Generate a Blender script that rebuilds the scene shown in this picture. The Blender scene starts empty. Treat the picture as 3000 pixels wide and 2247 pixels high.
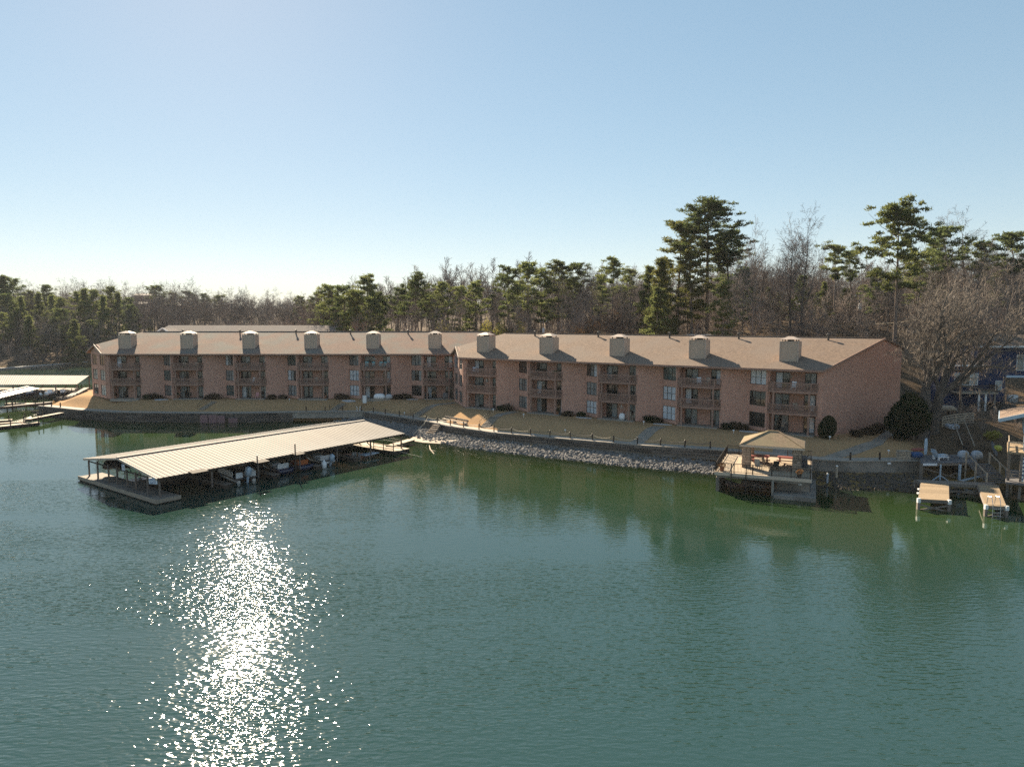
import bpy, math, random
import numpy as np
from mathutils import Vector, Matrix

R = math.radians
rng = np.random.default_rng(7)
random.seed(7)
scene = bpy.context.scene
COL = scene.collection

# ------------------------------------------------------------------ camera, sky, sun, exposure
CAM_H = 17.8
FPX, CX, CY = 2050.0, 1500.0, 1123.5
PITCH = math.atan(190 / FPX)
cam_data = bpy.data.cameras.new("camera")
cam_data.sensor_width = 36.0
cam_data.lens = 36.0 * FPX / 3000.0
cam_data.clip_start = 0.5
cam_data.clip_end = 6000
cam = bpy.data.objects.new("camera", cam_data)
COL.objects.link(cam)
cam.location = (0, 0, CAM_H)
cam.rotation_euler = (R(90) - PITCH, 0, 0)
scene.camera = cam

SUN_AZ, SUN_EL = R(-22.5), R(28.6)          # azimuth measured from +Y towards +X
world = bpy.data.worlds.new("World")
scene.world = world
world.use_nodes = True
wn = world.node_tree.nodes
wl = world.node_tree.links
for n in list(wn):
    wn.remove(n)
w_out = wn.new("ShaderNodeOutputWorld")
w_bg = wn.new("ShaderNodeBackground")
w_sky = wn.new("ShaderNodeTexSky")
w_sky.sky_type = 'NISHITA'
w_sky.sun_disc = False
w_sky.sun_elevation = SUN_EL
w_sky.sun_rotation = SUN_AZ
w_sky.altitude = 100
w_sky.air_density = 0.85
w_sky.dust_density = 0.08
w_sky.ozone_density = 0.45
w_bg.inputs["Strength"].default_value = 0.086
w_gam = wn.new("ShaderNodeGamma")              # softer contrast over the whole sky, as in the photograph
w_gam.inputs["Gamma"].default_value = 0.46
wl.new(w_sky.outputs["Color"], w_gam.inputs["Color"])
w_sat = wn.new("ShaderNodeHueSaturation")
w_sat.inputs["Saturation"].default_value = 1.5
w_sat.inputs["Hue"].default_value = 0.489
wl.new(w_gam.outputs["Color"], w_sat.inputs["Color"])
wl.new(w_sat.outputs["Color"], w_bg.inputs["Color"])
wl.new(w_bg.outputs["Background"], w_out.inputs["Surface"])

sun_data = bpy.data.lights.new("sun", 'SUN')
sun_data.energy = 4.1
sun_data.angle = R(0.53)
sun_data.color = (1.0, 0.84, 0.62)
sun = bpy.data.objects.new("sun", sun_data)
COL.objects.link(sun)
sun_dir = Vector((math.sin(SUN_AZ) * math.cos(SUN_EL), math.cos(SUN_AZ) * math.cos(SUN_EL), math.sin(SUN_EL)))
sun.rotation_euler = (-sun_dir).to_track_quat('-Z', 'Y').to_euler()

vs = scene.view_settings
vs.view_transform = 'Standard'
vs.look = 'None'
vs.gamma = 1.0
vs.use_curve_mapping = False
vs.exposure = 1.95
scene.cycles.use_denoising = False      # denoising smears the glitter and the brick and twig detail
scene.cycles.use_adaptive_sampling = False
scene.cycles.max_bounces = 8
scene.cycles.transparent_max_bounces = 16
scene.cycles.caustics_reflective = False
scene.cycles.caustics_refractive = False

# ------------------------------------------------------------------ photograph <-> place
_c, _s = math.cos(PITCH), math.sin(PITCH)

def ray(u, v):
    a, b = (u - CX) / FPX, (CY - v) / FPX
    return a, _c + b * _s, -_s + b * _c

def at(u, v, z):
    dx, dy, dz = ray(u, v)
    t = (z - CAM_H) / dz
    return dx * t, dy * t

def at_y(u, v, y):
    dx, dy, dz = ray(u, v)
    t = y / dy
    return dx * t, y, CAM_H + dz * t

# ------------------------------------------------------------------ mesh helpers
class MB:
    def __init__(self):
        self.v, self.f = [], []

    def add(self, verts, faces):
        n = len(self.v)
        self.v.extend([tuple(p) for p in verts])
        self.f.extend([tuple(i + n for i in f) for f in faces])
        return self

    def box(self, c, s, rz=0.0, rx=0.0, ry=0.0):
        hx, hy, hz = s[0] / 2, s[1] / 2, s[2] / 2
        m = Matrix.Rotation(rz, 3, 'Z') @ Matrix.Rotation(ry, 3, 'Y') @ Matrix.Rotation(rx, 3, 'X')
        vs_ = []
        for x in (-hx, hx):
            for y in (-hy, hy):
                for z in (-hz, hz):
                    p = m @ Vector((x, y, z))
                    vs_.append((p.x + c[0], p.y + c[1], p.z + c[2]))
        return self.add(vs_, [(0, 1, 3, 2), (4, 6, 7, 5), (0, 4, 5, 1), (2, 3, 7, 6), (0, 2, 6, 4), (1, 5, 7, 3)])

    def bx(self, x0, x1, y0, y1, z0, z1):
        return self.box(((x0 + x1) / 2, (y0 + y1) / 2, (z0 + z1) / 2), (abs(x1 - x0), abs(y1 - y0), abs(z1 - z0)))

    def prism(self, poly, z0, z1):
        n = len(poly)
        zz0 = z0 if hasattr(z0, '__len__') else [z0] * n
        zz1 = z1 if hasattr(z1, '__len__') else [z1] * n
        vs_ = [(p[0], p[1], zz0[i]) for i, p in enumerate(poly)] + [(p[0], p[1], zz1[i]) for i, p in enumerate(poly)]
        fs = [tuple(range(n - 1, -1, -1)), tuple(range(n, 2 * n))]
        for i in range(n):
            j = (i + 1) % n
            fs.append((i, j, n + j, n + i))
        return self.add(vs_, fs)

    def slab(self, pts, t):
        """closed sheet through 3D points with thickness t downwards"""
        n = len(pts)
        vs_ = [tuple(p) for p in pts] + [(p[0], p[1], p[2] - t) for p in pts]
        fs = [tuple(range(n)), tuple(range(2 * n - 1, n - 1, -1))]
        for i in range(n):
            j = (i + 1) % n
            fs.append((i, n + i, n + j, j))
        return self.add(vs_, fs)

    def wall(self, p, q, z0, z1, th=0.22, side=1):
        """vertical wall from p to q, thickness laid to the left of p->q times side"""
        dx, dy = q[0] - p[0], q[1] - p[1]
        l = math.hypot(dx, dy) or 1e-6
        nx, ny = -dy / l * th * side, dx / l * th * side
        return self.prism([p, q, (q[0] + nx, q[1] + ny), (p[0] + nx, p[1] + ny)], z0, z1)

    def beam(self, p, q, w, h=None):
        h = h or w
        p, q = Vector(p), Vector(q)
        d = q - p
        l = d.length
        if l < 1e-6:
            return self
        d /= l
        up = Vector((0, 0, 1)) if abs(d.z) < 0.95 else Vector((0, 1, 0))
        x = d.cross(up).normalized() * w / 2
        y = x.cross(d).normalized() * h / 2
        vs_ = [p - x - y, p + x - y, p + x + y, p - x + y, q - x - y, q + x - y, q + x + y, q - x + y]
        return self.add(vs_, [(0, 3, 2, 1), (4, 5, 6, 7), (0, 1, 5, 4), (1, 2, 6, 5), (2, 3, 7, 6), (3, 0, 4, 7)])

    def tube(self, pts, radii, n=6, cap=True):
        pts = [Vector(p) for p in pts]
        k = len(pts)
        if not hasattr(radii, '__len__'):
            radii = [radii] * k
        base = len(self.v)
        ref = None
        for i, p in enumerate(pts):
            a = pts[max(i - 1, 0)]
            b = pts[min(i + 1, k - 1)]
            d = (b - a)
            d = d.normalized() if d.length > 1e-9 else Vector((0, 0, 1))
            if ref is None:
                ref = Vector((1, 0, 0)) if abs(d.x) < 0.8 else Vector((0, 1, 0))
            x = ref - d * ref.dot(d)
            x = x.normalized() if x.length > 1e-6 else d.orthogonal().normalized()
            ref = x
            y = d.cross(x)
            for j in range(n):
                an = 2 * math.pi * j / n
                q = p + (x * math.cos(an) + y * math.sin(an)) * radii[i]
                self.v.append((q.x, q.y, q.z))
        for i in range(k - 1):
            for j in range(n):
                j2 = (j + 1) % n
                self.f.append((base + i * n + j, base + i * n + j2, base + (i + 1) * n + j2, base + (i + 1) * n + j))
        if cap:
            self.f.append(tuple(base + j for j in range(n - 1, -1, -1)))
            self.f.append(tuple(base + (k - 1) * n + j for j in range(n)))
        return self

    def lathe(self, prof, c=(0, 0, 0), n=12):
        base = len(self.v)
        for r, z in prof:
            for j in range(n):
                a = 2 * math.pi * j / n
                self.v.append((c[0] + r * math.cos(a), c[1] + r * math.sin(a), c[2] + z))
        for i in range(len(prof) - 1):
            for j in range(n):
                j2 = (j + 1) % n
                self.f.append((base + i * n + j, base + i * n + j2, base + (i + 1) * n + j2, base + (i + 1) * n + j))
        self.f.append(tuple(base + j for j in range(n - 1, -1, -1)))
        self.f.append(tuple(base + (len(prof) - 1) * n + j for j in range(n)))
        return self

    def loft(self, sections, closed=True, cap=True):
        n = len(sections[0])
        base = len(self.v)
        for s in sections:
            self.v.extend([tuple(p) for p in s])
        for i in range(len(sections) - 1):
            for j in range(n if closed else n - 1):
                j2 = (j + 1) % n
                self.f.append((base + i * n + j, base + i * n + j2, base + (i + 1) * n + j2, base + (i + 1) * n + j))
        if cap:
            self.f.append(tuple(base + j for j in range(n - 1, -1, -1)))
            e = base + (len(sections) - 1) * n
            self.f.append(tuple(e + j for j in range(n)))
        return self

    def mesh(self, name, m, smooth=False):
        me = bpy.data.meshes.new(name)
        me.from_pydata(self.v, [], self.f)
        me.materials.append(M[m] if isinstance(m, str) else m)
        if smooth:
            me.polygons.foreach_set('use_smooth', [True] * len(me.polygons))
        me.update()
        return me

    def build(self, name, m, parent=None, loc=(0, 0, 0), rz=0.0, smooth=False):
        return part(name, self.mesh(name, m, smooth), parent, loc, rz)


def part(name, me, parent=None, loc=(0, 0, 0), rz=0.0, sc=None):
    o = bpy.data.objects.new(name, me)
    COL.objects.link(o)
    o.parent = parent
    o.location = loc
    o.rotation_euler = (0, 0, rz)
    if sc is not None:
        o.scale = sc if hasattr(sc, '__len__') else (sc, sc, sc)
    return o

def tag(o, label, cat, group=None, kind=None):
    o["label"] = label
    o["category"] = cat
    if group:
        o["group"] = group
    if kind:
        o["kind"] = kind
    return o

def thing(name, label, cat, loc=(0, 0, 0), rz=0.0, group=None):
    o = bpy.data.objects.new(name, None)
    o.empty_display_size = 0.3
    COL.objects.link(o)
    o.location = loc
    o.rotation_euler = (0, 0, rz)
    return tag(o, label, cat, group)

def copy_tree(o, parent=None):
    c = o.copy()
    COL.objects.link(c)
    c.parent = parent
    for ch in list(o.children):
        copy_tree(ch, c)
    return c

ORD = ['first', 'second', 'third', 'fourth', 'fifth', 'sixth', 'seventh', 'eighth', 'ninth', 'tenth', 'eleventh', 'twelfth',
       'thirteenth', 'fourteenth', 'fifteenth', 'sixteenth', 'seventeenth', 'eighteenth', 'nineteenth', 'twentieth',
       'twenty-first', 'twenty-second', 'twenty-third', 'twenty-fourth', 'twenty-fifth', 'twenty-sixth', 'twenty-seventh']

# ------------------------------------------------------------------ materials
M = {}

def new_mat(name):
    m = bpy.data.materials.new(name)
    m.use_nodes = True
    nt = m.node_tree
    nt.nodes.clear()
    out = nt.nodes.new("ShaderNodeOutputMaterial")
    return m, nt.nodes, nt.links, out

def noise_node(N, L, vec, scale, detail=4, rough=0.6, dist=0.0):
    t = N.new("ShaderNodeTexNoise")
    t.inputs["Scale"].default_value = scale
    t.inputs["Detail"].default_value = detail
    t.inputs["Roughness"].default_value = rough
    t.inputs["Distortion"].default_value = dist
    L.new(vec, t.inputs["Vector"])
    return t

def ramp(N, L, fac, c1, c2, p1=0.35, p2=0.65):
    r = N.new("ShaderNodeValToRGB")
    r.color_ramp.elements[0].position = p1
    r.color_ramp.elements[0].color = (*c1, 1)
    r.color_ramp.elements[1].position = p2
    r.color_ramp.elements[1].color = (*c2, 1)
    L.new(fac, r.inputs["Fac"])
    return r.outputs["Color"]

def mixc(N, L, fac, a, b, mode='MIX'):
    m = N.new("ShaderNodeMix")
    m.data_type = 'RGBA'
    m.blend_type = mode
    for sock, val in ((m.inputs[0], fac), (m.inputs[6], a), (m.inputs[7], b)):
        if hasattr(val, 'is_linked') or hasattr(val, 'links'):
            L.new(val, sock)
        elif isinstance(val, (int, float)):
            sock.default_value = val
        else:
            sock.default_value = (*val, 1)
    return m.outputs[2]

def pmat(name, c1, c2=None, scale=3.0, rough=0.8, bump=0.0, bscale=None, metal=0.0, stretch=(1, 1, 1), detail=5,
         rand=0.0, coat=0.0, spec=0.3, world_co=False, big=None):
    m, N, L, out = new_mat(name)
    b = N.new("ShaderNodeBsdfPrincipled")
    L.new(b.outputs[0], out.inputs[0])
    if world_co:
        g = N.new("ShaderNodeNewGeometry")
        src = g.outputs["Position"]
    else:
        g = N.new("ShaderNodeTexCoord")
        src = g.outputs["Object"]
    mp = N.new("ShaderNodeMapping")
    mp.inputs["Scale"].default_value = stretch
    L.new(src, mp.inputs["Vector"])
    vec = mp.outputs[0]
    n1 = noise_node(N, L, vec, scale, detail)
    c2 = c2 or tuple(x * 0.7 for x in c1)
    col = ramp(N, L, n1.outputs["Fac"], c1, c2)
    if big:
        n2 = noise_node(N, L, vec, big[0], 3)
        col = mixc(N, L, ramp(N, L, n2.outputs["Fac"], (0, 0, 0), (1, 1, 1), 0.42, 0.62), col, big[1])
    if rand:
        oi = N.new("ShaderNodeObjectInfo")
        mr = N.new("ShaderNodeMapRange")
        mr.inputs[3].default_value = 1 - rand
        mr.inputs[4].default_value = 1 + rand
        L.new(oi.outputs["Random"], mr.inputs[0])
        hs = N.new("ShaderNodeHueSaturation")
        L.new(mr.outputs[0], hs.inputs["Value"])
        L.new(col, hs.inputs["Color"])
        col = hs.outputs[0]
    L.new(col, b.inputs["Base Color"])
    b.inputs["Roughness"].default_value = rough
    b.inputs["Metallic"].default_value = metal
    b.inputs["Specular IOR Level"].default_value = spec
    if coat:
        b.inputs["Coat Weight"].default_value = coat
        b.inputs["Coat Roughness"].default_value = 0.04
    if bump:
        n3 = noise_node(N, L, vec, bscale or scale * 4, 4)
        bp = N.new("ShaderNodeBump")
        bp.inputs["Strength"].default_value = 0.8
        bp.inputs["Distance"].default_value = bump
        L.new(n3.outputs["Fac"], bp.inputs["Height"])
        L.new(bp.outputs[0], b.inputs["Normal"])
    M[name] = m
    return m

def brick_mat(name, c1, c2, mortar, bw=0.42, rh=0.17, use_x=True):
    m, N, L, out = new_mat(name)
    b = N.new("ShaderNodeBsdfPrincipled")
    L.new(b.outputs[0], out.inputs[0])
    tc = N.new("ShaderNodeTexCoord")
    sp = N.new("ShaderNodeSeparateXYZ")
    L.new(tc.outputs["Object"], sp.inputs[0])
    ma = N.new("ShaderNodeMath")
    ma.operation = 'MULTIPLY_ADD'
    ma.inputs[1].default_value = 0.83
    L.new(sp.outputs[1], ma.inputs[0])
    L.new(sp.outputs[0], ma.inputs[2])
    cb = N.new("ShaderNodeCombineXYZ")
    L.new(ma.outputs[0], cb.inputs[0])
    L.new(sp.outputs[2], cb.inputs[1])
    t = N.new("ShaderNodeTexBrick")
    t.inputs["Color1"].default_value = (*c1, 1)
    t.inputs["Color2"].default_value = (*c2, 1)
    t.inputs["Mortar"].default_value = (*mortar, 1)
    t.inputs["Scale"].default_value = 1.0
    t.inputs["Mortar Size"].default_value = 0.012
    t.inputs["Bias"].default_value = -0.1
    t.inputs["Brick Width"].default_value = bw
    t.inputs["Row Height"].default_value = rh
    L.new(cb.outputs[0], t.inputs["Vector"])
    n = noise_node(N, L, tc.outputs["Object"], 0.35, 5)
    col = mixc(N, L, ramp(N, L, n.outputs["Fac"], (0, 0, 0), (1, 1, 1), 0.3, 0.75), t.outputs["Color"], tuple(x * 0.78 for x in c1))
    mm = mixc(N, L, 0.55, t.outputs["Color"], col)
    L.new(mm, b.inputs["Base Color"])
    b.inputs["Roughness"].default_value = 0.9
    b.inputs["Specular IOR Level"].default_value = 0.2
    bp = N.new("ShaderNodeBump")
    bp.inputs["Distance"].default_value = 0.012
    bp.inputs["Strength"].default_value = 0.9
    bp.invert = True
    L.new(t.outputs["Fac"], bp.inputs["Height"])
    L.new(bp.outputs[0], b.inputs["Normal"])
    M[name] = m

def lines_mat(name, c1, c2, axis, period, depth=0.01, rough=0.8, gap=0.12, nscale=2.0, vary=0.0, metal=0.0):
    """lap siding, shingle courses or boards: a sawtooth relief along one local axis"""
    m, N, L, out = new_mat(name)
    b = N.new("ShaderNodeBsdfPrincipled")
    L.new(b.outputs[0], out.inputs[0])
    tc = N.new("ShaderNodeTexCoord")
    sp = N.new("ShaderNodeSeparateXYZ")
    L.new(tc.outputs["Object"], sp.inputs[0])
    d = N.new("ShaderNodeMath")
    d.operation = 'DIVIDE'
    d.inputs[1].default_value = period
    L.new(sp.outputs[axis], d.inputs[0])
    fr = N.new("ShaderNodeMath")
    fr.operation = 'FRACT'
    L.new(d.outputs[0], fr.inputs[0])
    n1 = noise_node(N, L, tc.outputs["Object"], nscale, 6, 0.7)
    col = ramp(N, L, n1.outputs["Fac"], c1, c2, 0.3, 0.7)
    if vary:
        fl = N.new("ShaderNodeMath")
        fl.operation = 'FLOOR'
        L.new(d.outputs[0], fl.inputs[0])
        wn_ = N.new("ShaderNodeTexWhiteNoise")
        wn_.noise_dimensions = '1D'
        L.new(fl.outputs[0], wn_.inputs["W"])
        mr = N.new("ShaderNodeMapRange")
        mr.inputs[3].default_value = 1 - vary
        mr.inputs[4].default_value = 1 + vary
        L.new(wn_.outputs["Value"], mr.inputs[0])
        hs = N.new("ShaderNodeHueSaturation")
        L.new(mr.outputs[0], hs.inputs["Value"])
        L.new(col, hs.inputs["Color"])
        col = hs.outputs[0]
    L.new(col, b.inputs["Base Color"])
    b.inputs["Roughness"].default_value = rough
    b.inputs["Metallic"].default_value = metal
    b.inputs["Specular IOR Level"].default_value = 0.25
    bp = N.new("ShaderNodeBump")
    bp.inputs["Distance"].default_value = depth
    L.new(fr.outputs[0], bp.inputs["Height"])
    L.new(bp.outputs[0], b.inputs["Normal"])
    M[name] = m

def shingle_mat(name, c1, c2, c3):
    m, N, L, out = new_mat(name)
    b = N.new("ShaderNodeBsdfPrincipled")
    L.new(b.outputs[0], out.inputs[0])
    tc = N.new("ShaderNodeTexCoord")
    t = N.new("ShaderNodeTexBrick")
    t.inputs["Color1"].default_value = (*c1, 1)
    t.inputs["Color2"].default_value = (*c2, 1)
    t.inputs["Mortar"].default_value = (*[x * 0.75 for x in c2], 1)
    t.inputs["Scale"].default_value = 1.0
    t.inputs["Mortar Size"].default_value = 0.012
    t.inputs["Brick Width"].default_value = 0.33
    t.inputs["Row Height"].default_value = 0.2
    L.new(tc.outputs["Object"], t.inputs["Vector"])
    n = noise_node(N, L, tc.outputs["Object"], 0.22, 5)
    col = mixc(N, L, ramp(N, L, n.outputs["Fac"], (0, 0, 0), (1, 1, 1), 0.42, 0.62), t.outputs["Color"], c3)
    col = mixc(N, L, 0.8, t.outputs["Color"], col)
    n2 = noise_node(N, L, tc.outputs["Object"], 9.0, 4)
    col = mixc(N, L, 0.35, col, ramp(N, L, n2.outputs["Fac"], (0.1, 0.09, 0.08), (0.55, 0.48, 0.42)), 'SOFT_LIGHT')
    L.new(col, b.inputs["Base Color"])
    b.inputs["Roughness"].default_value = 0.95
    b.inputs["Specular IOR Level"].default_value = 0.15
    bp = N.new("ShaderNodeBump")
    bp.inputs["Distance"].default_value = 0.01
    bp.invert = True
    L.new(t.outputs["Fac"], bp.inputs["Height"])
    L.new(bp.outputs[0], b.inputs["Normal"])
    M[name] = m

def leaf_mat(name, c1, c2, rand=0.25, trans=0.35):
    m, N, L, out = new_mat(name)
    tc = N.new("ShaderNodeTexCoord")
    n = noise_node(N, L, tc.outputs["Object"], 0.9, 3)
    col = ramp(N, L, n.outputs["Fac"], c1, c2, 0.35, 0.65)
    oi = N.new("ShaderNodeObjectInfo")
    mr = N.new("ShaderNodeMapRange")
    mr.inputs[3].default_value = 1 - rand
    mr.inputs[4].default_value = 1 + rand
    L.new(oi.outputs["Random"], mr.inputs[0])
    hs = N.new("ShaderNodeHueSaturation")
    L.new(mr.outputs[0], hs.inputs["Value"])
    L.new(col, hs.inputs["Color"])
    d = N.new("ShaderNodeBsdfDiffuse")
    t = N.new("ShaderNodeBsdfTranslucent")
    L.new(hs.outputs[0], d.inputs[0])
    L.new(hs.outputs[0], t.inputs[0])
    mx = N.new("ShaderNodeMixShader")
    mx.inputs[0].default_value = trans
    L.new(d.outputs[0], mx.inputs[1])
    L.new(t.outputs[0], mx.inputs[2])
    L.new(mx.outputs[0], out.inputs[0])
    M[name] = m

brick_mat('brick', (0.58, 0.325, 0.245), (0.46, 0.25, 0.185), (0.6, 0.43, 0.36), 0.45, 0.2)
shingle_mat('shingle_tan', (0.29, 0.215, 0.165), (0.195, 0.145, 0.115), (0.23, 0.185, 0.155))
shingle_mat('shingle_mottled', (0.31, 0.205, 0.16), (0.215, 0.15, 0.125), (0.20, 0.20, 0.18))
shingle_mat('shingle_grey', (0.26, 0.22, 0.20), (0.2, 0.17, 0.16), (0.22, 0.2, 0.19))
shingle_mat('shingle_gazebo', (0.34, 0.25, 0.175), (0.25, 0.19, 0.13), (0.26, 0.23, 0.145))
lines_mat('siding_tan', (0.52, 0.41, 0.32), (0.47, 0.36, 0.28), 2, 0.2, 0.02)
lines_mat('siding_navy', (0.028, 0.046, 0.11), (0.02, 0.035, 0.09), 2, 0.2, 0.02)
lines_mat('siding_blue', (0.30, 0.45, 0.60), (0.26, 0.40, 0.55), 2, 0.25, 0.015)
pmat('trim_brown', (0.34, 0.21, 0.165), (0.28, 0.17, 0.13), 4, 0.75, rand=0.08)
pmat('soffit', (0.30, 0.19, 0.15), (0.26, 0.16, 0.12), 2, 0.8)
pmat('stucco', (0.40, 0.25, 0.19), (0.34, 0.21, 0.16), 1.5, 0.9)
pmat('bargeboard', (0.6, 0.48, 0.38), (0.55, 0.43, 0.34), 3, 0.7)
pmat('cap_metal', (0.50, 0.40, 0.33), (0.43, 0.34, 0.28), 3, 0.6)
pmat('dark_metal', (0.02, 0.018, 0.017), (0.035, 0.03, 0.028), 6, 0.5, metal=0.3)
pmat('steel', (0.18, 0.16, 0.15), (0.12, 0.1, 0.09), 5, 0.5, metal=0.5)
pmat('vent', (0.06, 0.055, 0.05), (0.09, 0.08, 0.07), 6, 0.6)
pmat('frame_bronze', (0.035, 0.03, 0.028), (0.05, 0.04, 0.035), 5, 0.5)
pmat('frame_white', (0.75, 0.75, 0.75), (0.68, 0.68, 0.68), 5, 0.5)
pmat('pane_dark', (0.012, 0.014, 0.014), (0.03, 0.03, 0.028), 1.2, 0.08, coat=1.0, rand=0.5, spec=0.6)
pmat('pane_curtain', (0.24, 0.26, 0.26), (0.14, 0.15, 0.15), 1.5, 0.3, coat=1.0, rand=0.4, stretch=(6, 6, 0.4))
pmat('pane_blind', (0.62, 0.66, 0.70), (0.5, 0.54, 0.58), 1.0, 0.4, coat=1.0, rand=0.15, stretch=(1, 1, 8))
pmat('pane_teal', (0.05, 0.09, 0.09), (0.10, 0.13, 0.12), 1.2, 0.1, coat=1.0, rand=0.3)
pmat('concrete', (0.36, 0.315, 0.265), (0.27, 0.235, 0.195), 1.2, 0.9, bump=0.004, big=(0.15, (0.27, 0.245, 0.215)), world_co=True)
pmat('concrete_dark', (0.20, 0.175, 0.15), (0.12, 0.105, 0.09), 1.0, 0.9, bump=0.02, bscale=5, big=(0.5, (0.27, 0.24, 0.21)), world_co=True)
pmat('stone', (0.22, 0.185, 0.155), (0.13, 0.11, 0.095), 2.0, 0.9, bump=0.02, rand=0.35)
pmat('stone_dark', (0.13, 0.11, 0.095), (0.075, 0.063, 0.054), 2.0, 0.9, bump=0.02, rand=0.35)
pmat('stone_warm', (0.36, 0.27, 0.20), (0.22, 0.17, 0.13), 3.0, 0.9, bump=0.02, rand=0.35)
pmat('rock', (0.165, 0.158, 0.155), (0.08, 0.077, 0.077), 1.3, 0.9, bump=0.02, world_co=True, big=(3.5, (0.22, 0.205, 0.19)))
pmat('rock_dark', (0.10, 0.085, 0.07), (0.06, 0.05, 0.04), 1.3, 0.9, bump=0.02, world_co=True)
pmat('path_stone', (0.27, 0.235, 0.195), (0.2, 0.17, 0.14), 1.2, 0.9, world_co=True)
pmat('gravel', (0.5, 0.42, 0.33), (0.3, 0.25, 0.2), 6, 0.95, bump=0.03, world_co=True)
pmat('deck_wood', (0.36, 0.27, 0.175), (0.27, 0.2, 0.13), 2.0, 0.8, stretch=(1, 6, 6), rand=0.18)
pmat('deck_pale', (0.42, 0.34, 0.25), (0.33, 0.265, 0.19), 2.0, 0.8, rand=0.15)
pmat('old_wood', (0.23, 0.195, 0.165), (0.15, 0.125, 0.105), 2.5, 0.85, stretch=(1, 4, 4), rand=0.25)
pmat('dark_wood', (0.07, 0.055, 0.045), (0.045, 0.036, 0.03), 2.5, 0.85, rand=0.25)
pmat('grey_deck', (0.16, 0.155, 0.16), (0.11, 0.105, 0.11), 2.0, 0.85, rand=0.15)
pmat('rail_wood', (0.42, 0.35, 0.27), (0.33, 0.27, 0.21), 3.0, 0.8, rand=0.15)
pmat('metal_roof', (0.23, 0.212, 0.197), (0.185, 0.17, 0.158), 0.6, 0.75, metal=0.0, rand=0.07, spec=0.15, big=(0.25, (0.20, 0.175, 0.15)))
pmat('metal_roof_grey', (0.17, 0.165, 0.165), (0.14, 0.135, 0.135), 0.6, 0.6, metal=0.0, rand=0.06)
pmat('white_paint', (0.78, 0.78, 0.77), (0.7, 0.7, 0.7), 3, 0.5)
pmat('white_plastic', (0.8, 0.8, 0.8), (0.74, 0.75, 0.77), 3, 0.35, coat=0.3)
pmat('blue_white', (0.45, 0.55, 0.65), (0.40, 0.5, 0.6), 3, 0.5)
pmat('snow', (0.5, 0.51, 0.53), (0.36, 0.36, 0.37), 2, 0.8, bump=0.02)
pmat('boat_navy', (0.02, 0.025, 0.06), (0.03, 0.035, 0.08), 2, 0.25, coat=0.6)
pmat('boat_cover', (0.012, 0.012, 0.014), (0.03, 0.026, 0.026), 2.5, 0.8, bump=0.02)
pmat('aluminium', (0.5, 0.5, 0.5), (0.4, 0.4, 0.41), 3, 0.35, metal=0.8)
pmat('orange', (0.5, 0.14, 0.04), (0.42, 0.11, 0.03), 3, 0.5)
pmat('red', (0.27, 0.075, 0.062), (0.2, 0.06, 0.05), 3, 0.6)
pmat('pink', (0.6, 0.3, 0.3), (0.5, 0.24, 0.25), 3, 0.6)
pmat('turquoise', (0.15, 0.42, 0.45), (0.12, 0.36, 0.4), 3, 0.5)
pmat('blue_tarp', (0.03, 0.08, 0.2), (0.02, 0.06, 0.15), 2, 0.6)
pmat('yellow_green', (0.45, 0.42, 0.06), (0.36, 0.34, 0.05), 3, 0.6)
pmat('barrel_blue', (0.40, 0.44, 0.50), (0.33, 0.37, 0.42), 3, 0.5)
pmat('sign_white', (0.72, 0.75, 0.8), (0.66, 0.7, 0.76), 3, 0.5)
pmat('sign_ink', (0.05, 0.07, 0.16), (0.08, 0.1, 0.2), 5, 0.6)
pmat('panel_mauve', (0.30, 0.17, 0.18), (0.22, 0.13, 0.14), 2, 0.8, stretch=(1, 1, 6))
pmat('terracotta', (0.4, 0.18, 0.1), (0.3, 0.14, 0.08), 3, 0.8)
pmat('rope', (0.5, 0.44, 0.34), (0.42, 0.36, 0.28), 8, 0.9)
pmat('wire', (0.08, 0.075, 0.07), (0.1, 0.1, 0.1), 3, 0.6)
pmat('transformer', (0.55, 0.58, 0.6), (0.5, 0.53, 0.55), 3, 0.4)
pmat('bark', (0.24, 0.19, 0.155), (0.13, 0.10, 0.085), 3.0, 0.95, bump=0.05, stretch=(1, 1, 0.3), rand=0.25)
pmat('bark_grey', (0.115, 0.097, 0.084), (0.05, 0.042, 0.037), 2.0, 0.95, bump=0.05, stretch=(1, 1, 0.4), rand=0.2)
pmat('twig', (0.25, 0.205, 0.18), (0.15, 0.12, 0.103), 0.6, 0.95, rand=0.3)
pmat('twig_oak', (0.22, 0.185, 0.155), (0.14, 0.115, 0.095), 0.6, 0.95)
leaf_mat('needle', (0.115, 0.145, 0.052), (0.185, 0.195, 0.072), 0.25, 0.5)
leaf_mat('needle_dark', (0.085, 0.115, 0.046), (0.14, 0.16, 0.062), 0.25, 0.5)
leaf_mat('needle_gold', (0.11, 0.125, 0.042), (0.165, 0.155, 0.05), 0.2, 0.45)
leaf_mat('leaf_dark', (0.016, 0.028, 0.011), (0.034, 0.048, 0.018), 0.25, 0.2)
leaf_mat('leaf_topiary', (0.03, 0.042, 0.018), (0.05, 0.06, 0.028), 0.1, 0.2)
leaf_mat('leaf_shrub', (0.055, 0.045, 0.03), (0.085, 0.06, 0.035), 0.3, 0.2)
leaf_mat('leaf_yellow', (0.30, 0.27, 0.06), (0.40, 0.36, 0.10), 0.15)
leaf_mat('leaf_rust', (0.22, 0.12, 0.055), (0.30, 0.18, 0.09), 0.2)
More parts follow.
